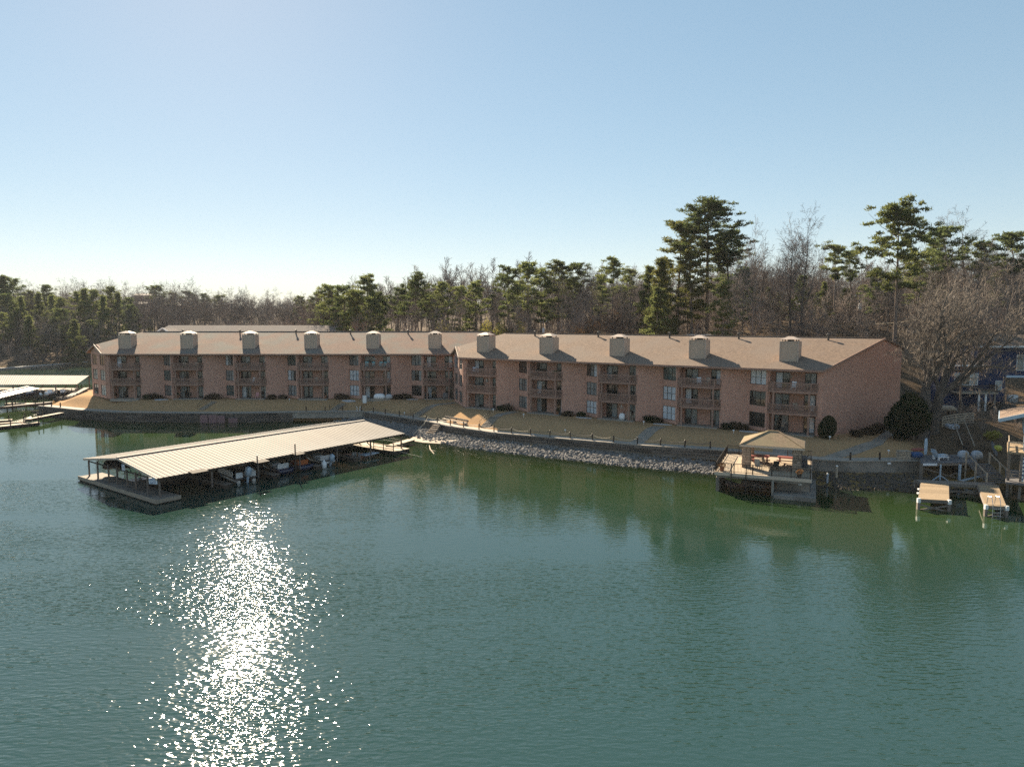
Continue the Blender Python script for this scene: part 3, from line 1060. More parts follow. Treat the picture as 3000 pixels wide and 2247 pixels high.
DECOR = []   # (building, unit, floor) -> balcony origin, filled for furniture later
def apartment(label, loc, rz, U, first, bw, nb, L, roof_m, seed, special, vents, chim_off=0.0, strip_w=2.5, dd=1.7):
    rnd = random.Random(seed)
    B = thing('apartment_building', label, 'apartment block', loc, rz)
    walls = MB()
    H = 8.35
    bal = [(first + U * i, first + U * i + bw) for i in range(nb)]
    # gable strip at the left end
    E0, L0 = (0.15, 0.0), (-6.1, 5.9)
    walls.wall(E0, (bal[0][0], 0.0), 0, H, .25)
    def strip_wall(p, q, nwin, mats, cols):
        ln = math.dist(p, q)
        ux, uy = (q[0] - p[0]) / ln, (q[1] - p[1]) / ln
        an = math.atan2(uy, ux)
        bays = ln / nwin
        for i in range(nwin):
            jw = min(2.6, bays - .4)
            m0 = bays * i + (bays - jw) / 2
            m1 = m0 + jw
            s0 = bays * i
            pt = lambda s: (p[0] + ux * s, p[1] + uy * s)
            walls.wall(pt(s0), pt(m0), 0, H, .25)
            walls.wall(pt(m1), pt(bays * (i + 1)), 0, H, .25)
            zlo = 0
            for k in range(3):
                sill = k * 2.8 + .48
                head = k * 2.8 + 2.4
                walls.wall(pt(m0), pt(m1), zlo, sill, .25)
                zlo = head
                cpt = pt((m0 + m1) / 2)
                window(B, (cpt[0] - uy * .08, cpt[1] + ux * .08, sill), an, jw, head - sill, cols, mats(i, k))
            walls.wall(pt(m0), pt(m1), zlo, H, .25)
    def pick(i, k):
        r_ = rnd.random()
        return 'pane_dark' if r_ < .38 else ('pane_curtain' if r_ < .68 else ('pane_teal' if r_ < .85 else ['pane_blind', 'pane_curtain', 'pane_dark']))
    strip_wall(L0, E0, 2, pick, 2)
    for i, (b0, b1) in enumerate(bal):
        if i:
            pb1 = bal[i - 1][1]
            C_, A_, Bq = (pb1, 0), (b0 - strip_w, dd), (b0 - .02, 0)
            walls.wall(C_, A_, 0, H, .25)
            sp_ = special.get(i)
            strip_wall(A_, Bq, 1, (lambda i_, k: sp_[k] if sp_ and sp_[k] else pick(i_, k)), 3)
        # recess
        walls.bx(b0 - .02, b0 + .2, 0.001, 1.75, 0, H)
        walls.bx(b1 - .2, b1, 0.001, 1.75, 0, H)
        walls.bx(b0 + .2, b1 - .2, 1.7, 1.95, 0, H)
        for k in range(3):
            z = 2.8 * k
            r_ = rnd.random()
            pm = ['pane_curtain', 'pane_dark'] if r_ < .4 else (['pane_dark', 'pane_curtain'] if r_ < .7 else ['pane_dark', 'pane_dark'])
            if rnd.random() < .22:
                pm = ['pane_blind', 'pane_dark']
            window(B, (b0 + bw * .24, 1.66, z + .04), 0, 1.75, 2.1, 2, pm, name='sliding_door', midrail=False)
            r_ = rnd.random()
            pm = ['pane_dark', 'pane_curtain'] if r_ < .6 else ['pane_dark', 'pane_dark']
            if rnd.random() < .2:
                pm = ['pane_dark', 'pane_blind']
            window(B, (b0 + bw * .80, 1.66, z + .04), 0, 1.35, 2.1, 2, pm, name='sliding_door', midrail=False)
            if k:
                balcony(B, b0, b1, z, k)
        pm_ = cached('post', lambda: MB().bx(-.11, .11, -.11, .11, 0, 2.55).mesh('post', 'trim_brown'))
        for k in (0, 1):
            for x in (b0 + .82, b1 - .95):
                part('post', pm_, B, (x, -.62, 2.8 * k + .005))
        MB().prism([(b0 + .25, 1.65), (b0 + .25, -.9), (b1 - .25, -.9), (b1 - .25, 1.65)], -.4, .06).build('patio', 'concrete', B)
        # pier beside balcony
        walls.bx(b0 - .26, b0 - .021, -.12, .1, 0, H)
    # right end wall, skewed; rear and hidden sides
    e1 = (L, 0.0)
    rx = L + 5.6
    ridge_r = (rx, RIDGE_T)
    rear_r = (rx + 2.0, RIDGE_T + 4.0)
    walls.wall((bal[-1][1], 0), e1, 0, H, .25)
    def endwall(p, q, zp, zq):
        dx, dy = q[0] - p[0], q[1] - p[1]
        l = math.hypot(dx, dy)
        nx, ny = -dy / l * .25, dx / l * .25
        walls.prism([p, q, (q[0] + nx, q[1] + ny), (p[0] + nx, p[1] + ny)], -1.0, [zp, zq, zq, zp])
    zr = roof_z(RIDGE_T) - .22
    endwall(e1, ridge_r, roof_z(0) - .22, zr)
    endwall(ridge_r, rear_r, zr, zr - SLOPE * 4.0)
    endwall(rear_r, (rx - 1, 22), zr - SLOPE * 4.0, 8.2)
    walls.wall((rx - 1, 22), (0, 22), -1, 8.2, .25)
    walls.wall((0, 22), (-3.6, 12.5), -1, 8.2, .25)
    walls.wall((-3.6, 12.5), L0, -1, 8.2, .25)
    walls.build('wall', 'brick', B)
    # gable front of the left end
    gw = MB()
    mid = ((E0[0] + L0[0]) / 2 - .6, (E0[1] + L0[1]) / 2 + .55)
    gw.add([(E0[0], E0[1], H), (L0[0], L0[1], H), (mid[0], mid[1], 9.85), (E0[0] + .15, E0[1] + .2, H), (L0[0] + .15, L0[1] + .2, H), (mid[0] + .15, mid[1] + .2, 9.85)],
           [(0, 2, 1), (3, 4, 5), (0, 3, 5, 2), (1, 2, 5, 4), (0, 1, 4, 3)])
    gw.build('gable', 'stucco', B)
    # roof
    E = (-0.1, EAVE_T, EAVE_Z)
    Q = (-4.1, 3.8, roof_z(3.8))
    Lp = (-7.0, 6.0, EAVE_Z + .02)
    Rr = (1.5, RIDGE_T, roof_z(RIDGE_T))
    E2 = (L + .1, EAVE_T, EAVE_Z)
    R2 = (rx + .25, RIDGE_T, roof_z(RIDGE_T))
    rf = MB().slab([E, E2, R2, Rr, Q], .2)
    roof = rf.build('roof', roof_m, B)
    rb = MB()
    rb.slab([(Rr[0], Rr[1] + .001, Rr[2]), (R2[0], R2[1] + .001, R2[2]), (rear_r[0] + .3, rear_r[1], roof_z(RIDGE_T) - SLOPE * 4), (rx - .8, 22.6, 8.55), (-.3, 22.6, 8.55)], .2)
    rb.slab([(Q[0], Q[1] + .002, Q[2]), (Rr[0], Rr[1] + .002, Rr[2]), (-.4, 22.5, 8.5), (-4.0, 12.6, 8.4), Lp], .2)
    rb.build('rear_roof', roof_m, roof)
    rc = MB().beam((Rr[0], Rr[1], Rr[2] + .04), (R2[0], R2[1], R2[2] + .04), .3, .08)
    rc.build('ridge_cap', roof_m, roof)
    fa = MB().bx(E[0], E2[0], EAVE_T - .06, EAVE_T - .005, EAVE_Z - .24, EAVE_Z + .0)
    fa.build('fascia', 'trim_brown', B)
    MB().prism([(E[0] + .1, EAVE_T), (E2[0] - .1, EAVE_T), (L + 1.0, 3), (0.6, 3)], H - .12, H - .03).build('soffit', 'soffit', B)
    bb = MB().beam((E[0] - .08, E[1] - .05, E[2] - .02), (Q[0] - .08, Q[1] - .05, Q[2] - .02), .07, .3)
    bb.build('bargeboard', 'bargeboard', B)
    b2 = MB().beam((Q[0] - .08, Q[1] - .05, Q[2] - .03), (Lp[0], Lp[1], Lp[2] - .03), .07, .26)
    b2.build('bargeboard', 'trim_brown', B)
    br = MB().beam((E2[0] + .03, E2[1], E2[2] - .06), (R2[0] + .03, R2[1], R2[2] - .06), .08, .26)
    br.build('bargeboard', 'trim_brown', B)
    MB().tube([(E0[0] - .1, -.1, 0), (E0[0] - .1, -.1, H)], .05, 6).build('downpipe', 'trim_brown', B)
    for b0, b1 in bal:
        chimney(B, (b0 + b1) / 2 + chim_off, 1.9)
    for x, t in vents:
        vent_pipe(B, x, t)
    B["_bal"] = 0
    del B["_bal"]
    return B, bal

LB = (-74.6, 128.1, 3.1)
left_block, LBAL = apartment('long brick apartment block with mottled roof on the left, parallel to the shore', LB, 0.0, 11.5, .75, 5.75, 6, 64.6, 'shingle_mottled', 3,
                             {4: (None, 'pane_blind', 'pane_blind')[::-1], 5: ('pane_dark', ['pane_curtain', 'pane_dark', 'pane_curtain'], 'pane_curtain')},
                             [(10.0, 9.6), (21.2, 9.6), (32.2, 9.6), (42.9, 9.6), (54.2, 9.6)], -0.9)
RB = (-8.3, 116.4, 3.1)
RANG = math.atan2(-29.69, 47.17)
right_block, RBAL = apartment('brick apartment block with tan roof angled towards the pavilion on the right', RB, RANG, 12.05, .85, 6.05, 5, 55.6, 'shingle_tan', 11,
                              {2: ('pane_blind', 'pane_curtain', ['pane_dark', 'pane_curtain', 'pane_blind']), 3: ('pane_blind', 'pane_blind', 'pane_teal'),
                               4: ('pane_dark', 'pane_dark', 'pane_blind')},
                              [(8.3, 9.8), (20.2, 9.8), (32.2, 9.8), (42.6, 9.9), (54.6, 9.9)], -1.0, 2.9, 1.5)

def bpos(block, x, y, z):
    loc, an = (LB, 0.0) if block == 'L' else (RB, RANG)
    return (loc[0] + x * math.cos(an) - y * math.sin(an), loc[1] + x * math.sin(an) + y * math.cos(an), loc[2] + z), an

# rear block: only its roof shows above the left ridge
def rear_block():
    t = thing('apartment_building', 'grey-roofed apartment block mostly hidden behind the left block', 'apartment block', (-88, 168, 4.3), 0.0)
    w = MB()
    w.wall((0, 0), (45, 0), 0, 8.3).wall((45, 0), (48, 9), 0, 8.3).wall((48, 9), (45, 18), 0, 8.3).wall((45, 18), (0, 18), 0, 8.3).wall((0, 18), (0, 0), 0, 8.3)
    w.build('wall', 'brick', t)
    r_ = MB().slab([(-1, -.8, 8.3), (45.6, -.8, 8.3), (44, 9, 11.8), (1.5, 9, 11.8)], .2).slab([(1.5, 9.001, 11.8), (44, 9.001, 11.8), (45.6, 18.8, 8.3), (-1, 18.8, 8.3)], .2)
    r_.slab([(45.62, -.8, 8.3), (48.8, 9, 8.4), (44.01, 9, 11.8)], .2).slab([(48.8, 9.001, 8.4), (45.62, 18.8, 8.3), (44.01, 9.001, 11.8)], .2)
    r_.build('roof', 'shingle_grey', t)
    ms = _mesh_cache['chim']
    # little lit gable with white trim
    g = MB().add([(2.6, -2.2, 9.4), (8.2, -2.2, 9.4), (5.4, -2.2, 11.2), (2.6, 4, 9.4), (8.2, 4, 9.4), (5.4, 4, 11.2)], [(0, 1, 2), (3, 5, 4), (0, 2, 5, 3), (1, 4, 5, 2), (0, 3, 4, 1)])
    g.build('dormer', 'shingle_grey', t)
    MB().beam((2.5, -2.25, 9.35), (5.4, -2.25, 11.25), .1, .3).beam((8.3, -2.25, 9.35), (5.4, -2.25, 11.25), .1, .3).build('dormer_trim', 'white_paint', t)
    t2 = thing('annex_building', 'low annex with pale flat roof behind the left roof end', 'annex', (-83, 158, 3.2), 0.0)
    MB().bx(0, 12, 0, 9, -1, 8.8).build('wall', 'stucco', t2)
    MB().prism([(-.6, -.6), (12.6, -.6), (12.6, 9.6), (-.6, 9.6)], [9.6, 9.6, 10.4, 10.4], [9.9, 9.9, 10.7, 10.7]).build('roof', 'bargeboard', t2)
    ch = part('chimney', ms[0], t2, (-1.0, 2.0, 8.4))
    part('chimney_cap', ms[3], ch)
    part('corner_trim', ms[1], ch)
rear_block()

# ------------------------------------------------------------------ navy house on the bank
def navy_house():
    x0, y0 = 63.0, 101.0
    t = thing('lake_house', 'dark navy two-storey house on stilts behind the big bare oak', 'house', (x0, y0, 4.7), R(-6))
    # local: x right, y back
    MB().bx(0, 4.6, 0, 7, 0, 6.6).bx(4.6, 13.2, 1.2, 8, 4.9, 9.3).bx(4.6, 8.6, 1.2, 8, 1.0, 4.9).build('wall', 'siding_navy', t)
    MB().slab([(-.5, -.5, 6.5), (5.0, -.5, 6.5), (5.0, 3.5, 8.0), (-.5, 3.5, 8.0)], .2).slab([(4.2, .3, 9.2), (13.9, .3, 9.2), (13.9, 4.6, 10.7), (4.2, 4.6, 10.7)], .2).slab([(4.2, 4.601, 10.7), (13.9, 4.601, 10.7), (13.9, 8.9, 9.2), (4.2, 8.9, 9.2)], .2).build('roof', 'shingle_tan', t)
    MB().bx(4.2, 13.9, .18, .29, 8.95, 9.2).bx(-.5, 5.0, -.62, -.51, 6.28, 6.5).build('gutter', 'white_paint', t)
    window(t, (10.9, 1.13, 5.6), 0, 1.9, 2.3, 2, ['pane_curtain', 'pane_teal'], 'frame_white', 'window', False)
    window(t, (7.7, 1.13, 2.6), 0, .9, 1.5, 1, ['pane_curtain'], 'frame_white', 'window', True)
    window(t, (2.6, -.07, 3.55), 0, 3.2, 1.7, 3, ['pane_curtain', 'pane_dark', 'pane_curtain'], 'frame_white', 'window', False)
    d = MB().bx(.6, 5.8, -2.4, -.01, 2.5, 2.72).build('deck', 'rail_wood', t)
    rl = MB()
    for a, b_ in (((.7, -2.3), (5.7, -2.3)), ((.7, -2.3), (.7, -.1)), ((5.7, -2.3), (5.7, -.1))):
        rl.beam((*a, 3.7), (*b_, 3.7), .1, .08)
        n = int(math.dist(a, b_) / .2)
        for i in range(n + 1):
            q = i / n
            rl.box((a[0] + (b_[0] - a[0]) * q, a[1] + (b_[1] - a[1]) * q, 3.2), (.05, .05, 1.0))
    rl.build('railing', 'dark_wood', d)
    for x in (3.4, 4.3, 5.5):
        MB().bx(x - .12, x + .12, -2.2, -1.96, -2.2, 2.49).build('stilt', 'white_paint' if x != 5.5 else 'old_wood', t)
    MB().bx(12.6, 12.95, 1.3, 1.65, 0, 4.89).build('stilt', 'blue_white', t)
    MB().bx(8.6, 13.3, 1.0, 1.19, 4.6, 4.9).bx(8.6, 13.2, 1.2, 8, 4.75, 4.89).build('floor_beam', 'blue_white', t)
    MB().bx(8.8, 10.0, .3, 1.0, 1.1, 2.1).build('air_conditioner', 'white_paint', t)
    # porch and stair with wooden railing
    st = MB()
    for i in range(12):
        st.box((9.2 - i * .42, -.4 - i * .1, 1.0 - i * .24), (.5, 1.3, .08))
    st.bx(9.4, 13.2, -1.0, 1.0, .95, 1.1)
    s_o = st.build('stair', 'old_wood', t)
    rl = MB()
    for y in (-1.15, .3):
        a, b_ = (9.3, y, 2.0), (4.4, y - 1.1, -1.0)
        rl.beam(a, b_, .08, .1)
        for i in range(22):
            q = i / 21
            rl.box((a[0] + (b_[0] - a[0]) * q, a[1] + (b_[1] - a[1]) * q, a[2] + (b_[2] - a[2]) * q - .5), (.06, .06, 1.0))
    rl.beam((9.3, -1.05, 2.0), (13.2, -1.05, 2.0), .08, .1)
    for i in range(18):
        rl.box((9.3 + i * .23, -1.05, 1.5), (.06, .06, 1.0))
    rl.build('railing', 'old_wood', s_o)
    # upper neighbour with blue roof
    t2 = thing('lake_house', 'house with blue hipped roof up the slope behind the navy house', 'house', (86, 137, 9.5), R(-8))
    MB().bx(0, 16, 0, 9, 0, 4.0).build('wall', 'siding_blue', t2)
    MB().slab([(-.8, -.8, 3.9), (16.8, -.8, 3.9), (13, 4.5, 6.2), (3, 4.5, 6.2)], .2).slab([(3, 4.501, 6.2), (13, 4.501, 6.2), (16.8, 9.8, 3.9), (-.8, 9.8, 3.9)], .2).slab([(-.801, 9.8, 3.9), (-.801, -.8, 3.9), (2.999, 4.5, 6.2)], .2).slab([(16.801, -.8, 3.9), (16.801, 9.8, 3.9), (13.001, 4.5, 6.2)], .2).build('roof', 'blue_tarp', t2)
    window(t2, (9, -.07, 1.2), 0, 5.0, 1.6, 4, 'pane_curtain', 'frame_white')
    MB().bx(6, 13, -2.6, -2.5, .4, 1.4).bx(6, 13, -2.6, -.01, .2, .4).build('porch', 'frame_white', t2)
navy_house()
# ------------------------------------------------------------------ long covered boat dock
def hull_mesh(mb, Lh, beam, depth, z0=0.0, flare=0.85):
    secs = []
    for i in range(9):
        f = i / 8
        w = beam / 2 * (1 - max(0, (f - .45) / .55) ** 2.2)
        w = max(w, .03)
        sheer = z0 + depth * (1 + .25 * f * f)
        keel = z0 + depth * .75 * max(0, (f - .75) / .25) ** 2
        secs.append([(f * Lh, -w, sheer), (f * Lh, -w * flare, z0 + (keel - z0) + depth * .35), (f * Lh, 0, keel), (f * Lh, w * flare, z0 + (keel - z0) + depth * .35), (f * Lh, w, sheer), (f * Lh, w * .8, sheer - .05), (f * Lh, -w * .8, sheer - .05)])
    mb.loft(secs)
    return mb

def outboard(parent, loc, rz, s=1.0, m='blue_white', tilt=0.0):
    cowl = MB()
    cowl.loft([[(x * s * k * 0.55 + ox * s, y * s * k * 0.4, z * s) for x, y in ((-.5, -.5), (.5, -.5), (.65, 0), (.5, .5), (-.5, .5), (-.65, 0))] for z, k, ox in ((0.35, .7, 0), (.55, 1.05, 0), (.95, 1.1, 0), (1.2, .8, .05), (1.27, .3, .05))])
    o = cowl.build('outboard_motor', m, parent, loc, rz, True)
    leg = MB().box((0, 0, -.1 * s), (.22 * s, .14 * s, .95 * s)).box((-.12 * s, 0, -.5 * s), (.5 * s, .3 * s, .04 * s)).lathe([(.05, -.14), (.08, 0), (.05, .2)], (-.05 * s, 0, -.62 * s), 8)
    leg.build('drive_leg', m, o)
    pr = MB()
    for k in range(3):
        a = k * 2.094
        pr.box((-.3 * s, .11 * s * math.cos(a), -.62 * s + .11 * s * math.sin(a)), (.03, .1, .2), rx=a)
    pr.build('propeller', 'dark_metal', o)
    o.rotation_euler = (0, tilt, rz)
    return o

def planks(parent, x0, x1, y0, y1, z, along, m, w=0.3, th=0.06, gap=0.015, name='plank'):
    """boards laid side by side along one local axis ('x': boards run in x)"""
    span = (y1 - y0) if along == 'x' else (x1 - x0)
    ln = (x1 - x0) if along == 'x' else (y1 - y0)
    n = max(1, round(span / w))
    bw_ = span / n - gap
    me = cached(('plank', along, round(ln, 3), round(bw_, 4), th, m),
                lambda: (MB().bx(-ln / 2, ln / 2, -bw_ / 2, bw_ / 2, -th, 0) if along == 'x' else MB().bx(-bw_ / 2, bw_ / 2, -ln / 2, ln / 2, -th, 0)).mesh(name, m))
    for i in range(n):
        c_ = (i + .5) * span / n
        part(name, me, parent, ((x0 + x1) / 2, y0 + c_, z) if along == 'x' else (x0 + c_, (y0 + y1) / 2, z))

BD0, BD1, BD3 = Vector((-34.23, 66.39)), Vector((-14.39, 92.92)), Vector((-47.02, 76.52))
bd_u = (BD1 - BD0).normalized()
BDL, BDW = (BD1 - BD0).length, 16.3
BANG = math.atan2(bd_u.y, bd_u.x)
# local x along the length away from the camera, local y across to the far eave
boat_dock = thing('covered_boat_dock', 'long floating boat dock under a wide tan corrugated metal roof', 'boat dock', (BD0.x, BD0.y, 0), BANG)
BE, BR_ = 2.45, 3.5
half = BDW / 2
slope_len = math.hypot(half, BR_ - BE)
n_pan = 64
pw_ = BDL / n_pan
def roof_panel_mesh(m):
    mb = MB()
    w = pw_
    prof = [(0, 0), (w * .2, 0), (w * .24, .028), (w * .32, .028), (w * .36, 0), (w, 0)]
    secs = []
    for s_, z in ((0, 0), (1, 1)):
        top = [(x, s_ * half, BE + (BR_ - BE) * s_ + h_) for x, h_ in prof]
        bot = [(x, s_ * half, BE + (BR_ - BE) * s_ + h_ - .012) for x, h_ in reversed(prof)]
        secs.append(top + bot)
    mb.loft(secs)
    return mb.mesh('roof_panel', m)
rp = roof_panel_mesh('metal_roof')
holes = {8: .86, 9: .86, 10: .86, 22: .86, 23: .86, 24: .86, 33: .9, 34: .9}
for i in range(n_pan):
    part('roof_panel', rp, boat_dock, (i * pw_, 0, 0))
    o = part('roof_panel', rp, boat_dock, ((i + 1) * pw_, BDW, 0), math.pi)
MB().beam((-.1, half, BR_ + .06), (BDL + .1, half, BR_ + .06), .5, .05).build('ridge_cap', 'metal_roof', boat_dock)
MB().beam((-.05, 0, BE - .1), (-.05, half, BR_ - .1), .06, .22).beam((-.05, half, BR_ - .1), (-.05, BDW, BE - .1), .06, .22).build('bargeboard', 'bargeboard', boat_dock)
MB().beam((0, .1, BE - .14), (BDL, .1, BE - .14), .1, .18).beam((0, BDW - .1, BE - .14), (BDL, BDW - .1, BE - .14), .1, .18).build('eave_beam', 'dark_wood', boat_dock)
for k, x in enumerate(np.linspace(.4, BDL - .4, 7)):
    mb = MB().beam((x, 0.2, BE - .2), (x, half, BR_ - .2), .08, .14).beam((x, half, BR_ - .2), (x, BDW - .2, BE - .2), .08, .14).beam((x, .2, BE - .35), (x, BDW - .2, BE - .35), .08, .12)
    for y in np.linspace(2, BDW - 2, 7):
        zt = BE + (BR_ - BE) * (1 - abs(y - half) / half) - .2
        mb.beam((x, y, BE - .35), (x, y + (1.1 if y < half else -1.1), min(zt + .12, BR_ - .25)), .05)
    mb.build('truss', 'dark_wood', boat_dock)
post_me = MB().bx(-.07, .07, -.07, .07, 0, 1.9).mesh('post', 'steel')
for x in np.linspace(.35, BDL - .35, 7):
    for y in (.35, half - 1.1, half + 1.1, BDW - .35):
        part('post', post_me, boat_dock, (x, y, .42))
for y in (2.7, 5.2, 11.2, 13.8):
    part('post', post_me, boat_dock, (.35, y, .42))
DZ = .45
def dock_deck(x0, x1, y0, y1, along, m='grey_deck', w=.42):
    planks(boat_dock, x0, x1, y0, y1, DZ, along, m, w)
    MB().bx(x0 + .06, x1 - .06, y0 + .06, y1 - .06, -.12, DZ - .062).build('float', 'dark_wood', boat_dock)
dock_deck(-.45, 2.0, -.45, BDW + .45, 'x', 'old_wood', .45)
dock_deck(2.0, BDL - 2.6, half - 1.2, half + 1.2, 'y', 'old_wood', .5)
dock_deck(BDL - 2.6, BDL + .3, -.6, BDW + .3, 'x', 'deck_pale', .45)
for i, x in enumerate(np.linspace(7.4, BDL - 8.2, 4)):
    dock_deck(x - .5, x + .5, .1, half - 1.2, 'x', 'old_wood', .5)
    dock_deck(x - .5, x + .5, half + 1.2, BDW - .1, 'x', 'old_wood', .5)
MB().bx(-.5, -.44, -.5, BDW + .5, .12, .52).bx(-.44, 2.0, -.5, -.46, .12, .5).build('fender_board', 'rail_wood', boat_dock)
# railing and gear at the shore end of the dock
mb = MB()
for z in (.75, 1.1, 1.45):
    mb.beam((BDL - 2.5, -.4, z), (BDL - 2.5, 3.4, z), .06)
    mb.beam((BDL + .2, .6, z), (BDL + .2, 4.5, z), .05)
for y in (-.4, 1.5, 3.4):
    mb.box((BDL - 2.5, y, .95), (.08, .08, 1.1))
mb.build('railing', 'dark_metal', boat_dock)
# dark patches with mooring piles through the roof
for k, (u, v_) in enumerate(((585, 1373), (768, 1343), (876, 1322))):
    x, y = at(u, v_, BE + .25)
    p = Vector((x, y)) - BD0
    lx, ly = p.dot(bd_u), p.dot(Vector((-bd_u.y, bd_u.x)))
    zz = BE + (BR_ - BE) * ly / half
    hx = (1.0, .9, .75)[k]
    sl_ = (BR_ - BE) / half
    vs_ = []
    patch = MB()
    patch.slab([(lx - hx, ly - .45, zz - .45 * sl_ + .075), (lx + hx * .7, ly - .45, zz - .45 * sl_ + .075), (lx + hx * .7, ly + .45, zz + .45 * sl_ + .075), (lx - hx, ly + .45, zz + .45 * sl_ + .075)], .01)
    patch.build('roof_hatch', 'dark_wood', boat_dock)
    if k:
        MB().tube([(lx - hx * .6, ly + .1, -2), (lx - hx * .6, ly + .1, zz + (0.8, .75, 1.25)[k])], .07, 8).build('mooring_pile', 'dark_metal', boat_dock)
mooring = thing('mooring_line', 'thin pale mooring line from the dock end down to the lake', 'rope', (0, 0, 0))
q0, q1 = at(1166, 1320, .6), at(1236, 1338, .02)
MB().tube([(q0[0], q0[1], .6), ((q0[0] + q1[0]) / 2, (q0[1] + q1[1]) / 2, .22), (q1[0], q1[1], .0)], .03, 5).build('rope', 'rope', mooring)

def to_dock(lx, ly, z=0.0):
    p = BD0 + bd_u * lx + Vector((-bd_u.y, bd_u.x)) * ly
    return (p.x, p.y, z)

def sign(lx, ly, w, h, z, rz, label):
    t = thing('notice_sign', label, 'sign', to_dock(lx, ly, z), BANG + rz)
    MB().bx(-w / 2, w / 2, -.02, .02, 0, h).build('board', 'sign_white', t)
    rr = random.Random(5)
    ink = MB()
    for r_ in range(4):
        x = -w / 2 + .08
        zc = h * (.85 - .24 * r_)
        while x < w / 2 - .12:
            l_ = rr.uniform(.05, .14)
            ink.bx(x, min(x + l_, w / 2 - .08), -.026, -.021, zc - h * .055, zc + h * .055)
            x += l_ + .035
    ink.build('lettering', 'sign_ink', t)
sign(-.15, .55, .95, .6, 1.85, R(-68), 'white notice sign with blue lettering on the near corner post of the dock')
sign(-.05, half - 1.3, .6, .62, 2.35, R(-90), 'white notice sign hanging under the roof peak of the dock')

def pontoon_boat(lx, ly, rz, label):
    t = thing('pontoon_boat', label, 'boat', to_dock(lx, ly, 0), BANG + rz)
    for y in (-.85, .85):
        MB().tube([(-.2, y, .1), (0, y, .1), (4.6, y, .1), (5.2, y, .3)], [.2, .3, .3, .05], 10).build('pontoon', 'aluminium', t)
    MB().bx(-.2, 5.0, -1.2, 1.2, .42, .52).build('deck', 'grey_deck', t)
    for y in (-1.17, 1.17):
        for x0, x1 in ((.6, 2.4), (2.7, 4.7)):
            p = MB().bx(x0, x1, y - .03, y + .03, .56, 1.15).build('side_panel', 'white_plastic', t)
            MB().bx(x0, x1, y - .045, y + .045, .72, .78).bx(x0, x1, y - .045, y + .045, .94, .98).build('stripe', 'steel', p)
    MB().bx(-.12, -.06, -1.1, -.3, .56, 1.15).bx(-.12, -.06, .35, 1.1, .56, 1.15).build('stern_panel', 'white_plastic', t)
    MB().bx(.4, 1.0, -1.0, -.2, .52, .95).bx(.3, .42, -1.0, -.2, .95, 1.35).bx(2.9, 4.5, .5, 1.1, .52, .95).build('seat', 'white_plastic', t)
    MB().bx(1.9, 2.4, -.9, -.3, .52, 1.3).build('console', 'dark_metal', t)
    outboard(t, (-.55, 0, .45), math.pi, 1.15, 'blue_white', 0.25)
    return t
pontoon_boat(10.2, 1.3, R(80), 'pontoon boat with white striped side panels and pale blue outboard motor')

def runabout(lx, ly, rz, label, hull_m, Lh, mot, seat='white_plastic', cover=None, z=.05):
    t = thing('motor_boat', label, 'boat', to_dock(lx, ly, z), BANG + rz)
    h_ = hull_mesh(MB(), Lh, 1.9, .75).build('hull', hull_m, t, (0, 0, -.15), 0, True)
    if cover:
        secs = []
        for f in np.linspace(0.02, .97, 9):
            w = .98 * (1 - max(0, (f - .45) / .55) ** 2.2) + .03
            sh = .62 + .18 * f * f
            top = .5 * math.sin(math.pi * min(1, f * 1.25 + .12)) ** .7 if f < .7 else .5 * math.sin(math.pi * min(1, f * 1.0 + .1)) * .9
            secs.append([(f * Lh, w * math.cos(a), sh + max(.02, top) * math.sin(a) - .03) for a in np.linspace(0, math.pi, 7)])
        MB().loft(secs).build('cover', cover, t, (0, 0, 0), 0, True)
    else:
        MB().bx(.8, 1.4, -.7, .7, .45, .8).bx(.75, .85, -.7, .7, .8, 1.1).bx(2.2, 2.7, -.5, .5, .4, .9).build('seat', seat, t)
        MB().add([(2.9, -.7, .7), (2.9, .7, .7), (2.6, .65, 1.15), (2.6, -.65, 1.15), (2.87, -.7, .7), (2.87, .7, .7), (2.57, .65, 1.15), (2.57, -.65, 1.15)], [(0, 1, 2, 3), (7, 6, 5, 4), (0, 4, 5, 1), (1, 5, 6, 2), (2, 6, 7, 3), (3, 7, 4, 0)]).build('windscreen', 'pane_teal', t)
        MB().beam((.5, -.9, .85), (3.0, -.85, 1.05), .04).beam((.5, .9, .85), (3.0, .85, 1.05), .04).build('grab_rail', 'aluminium', t)
    if mot:
        outboard(t, (-.3, 0, .25), math.pi, 1.0, mot, 0.35)
    return t
runabout(15.2, .9, R(86), 'dark blue motor boat moored in the middle slip of the boat dock', 'boat_navy', 5.2, None)
runabout(17.9, .8, R(88), 'second dark blue motor boat with orange seats in the boat dock', 'boat_navy', 4.8, None, 'orange')
runabout(21.2, .9, R(85), 'grey aluminium fishing boat with blue outboard moored in the dock', 'aluminium', 5.0, 'blue_white')
lift = runabout(1.6, 15.0, R(-38), 'boat shrouded in a black cover raised on a lift in the dock', 'boat_cover', 7.2, None, cover='boat_cover', z=1.25)
mb = MB()
for x in (1.6, 5.0):
    mb.beam((x, -1.5, -.2), (x, 1.5, -.2), .12).beam((x, -1.4, -.2), (x, -1.4, -1.2), .1).beam((x, 1.4, -.2), (x, 1.4, -1.2), .1)
mb.build('lift_frame', 'steel', lift)
t = thing('buoy', 'white fender buoy floating beside the aluminium boat', 'buoy', to_dock(20.0, .35, 0))
MB().lathe([(.08, -.2), (.3, -.1), (.34, .35), (.3, .65), (.12, .85), (.08, .95)], n=12).build('float', 'white_plastic', t, smooth=True)
t = thing('swim_platform', 'pale floating swim platform at the far slips of the dock', 'platform', to_dock(27.6, .9, 0), BANG)
MB().bx(-1.2, 1.2, -.55, .55, .42, .52).build('top', 'blue_white', t)
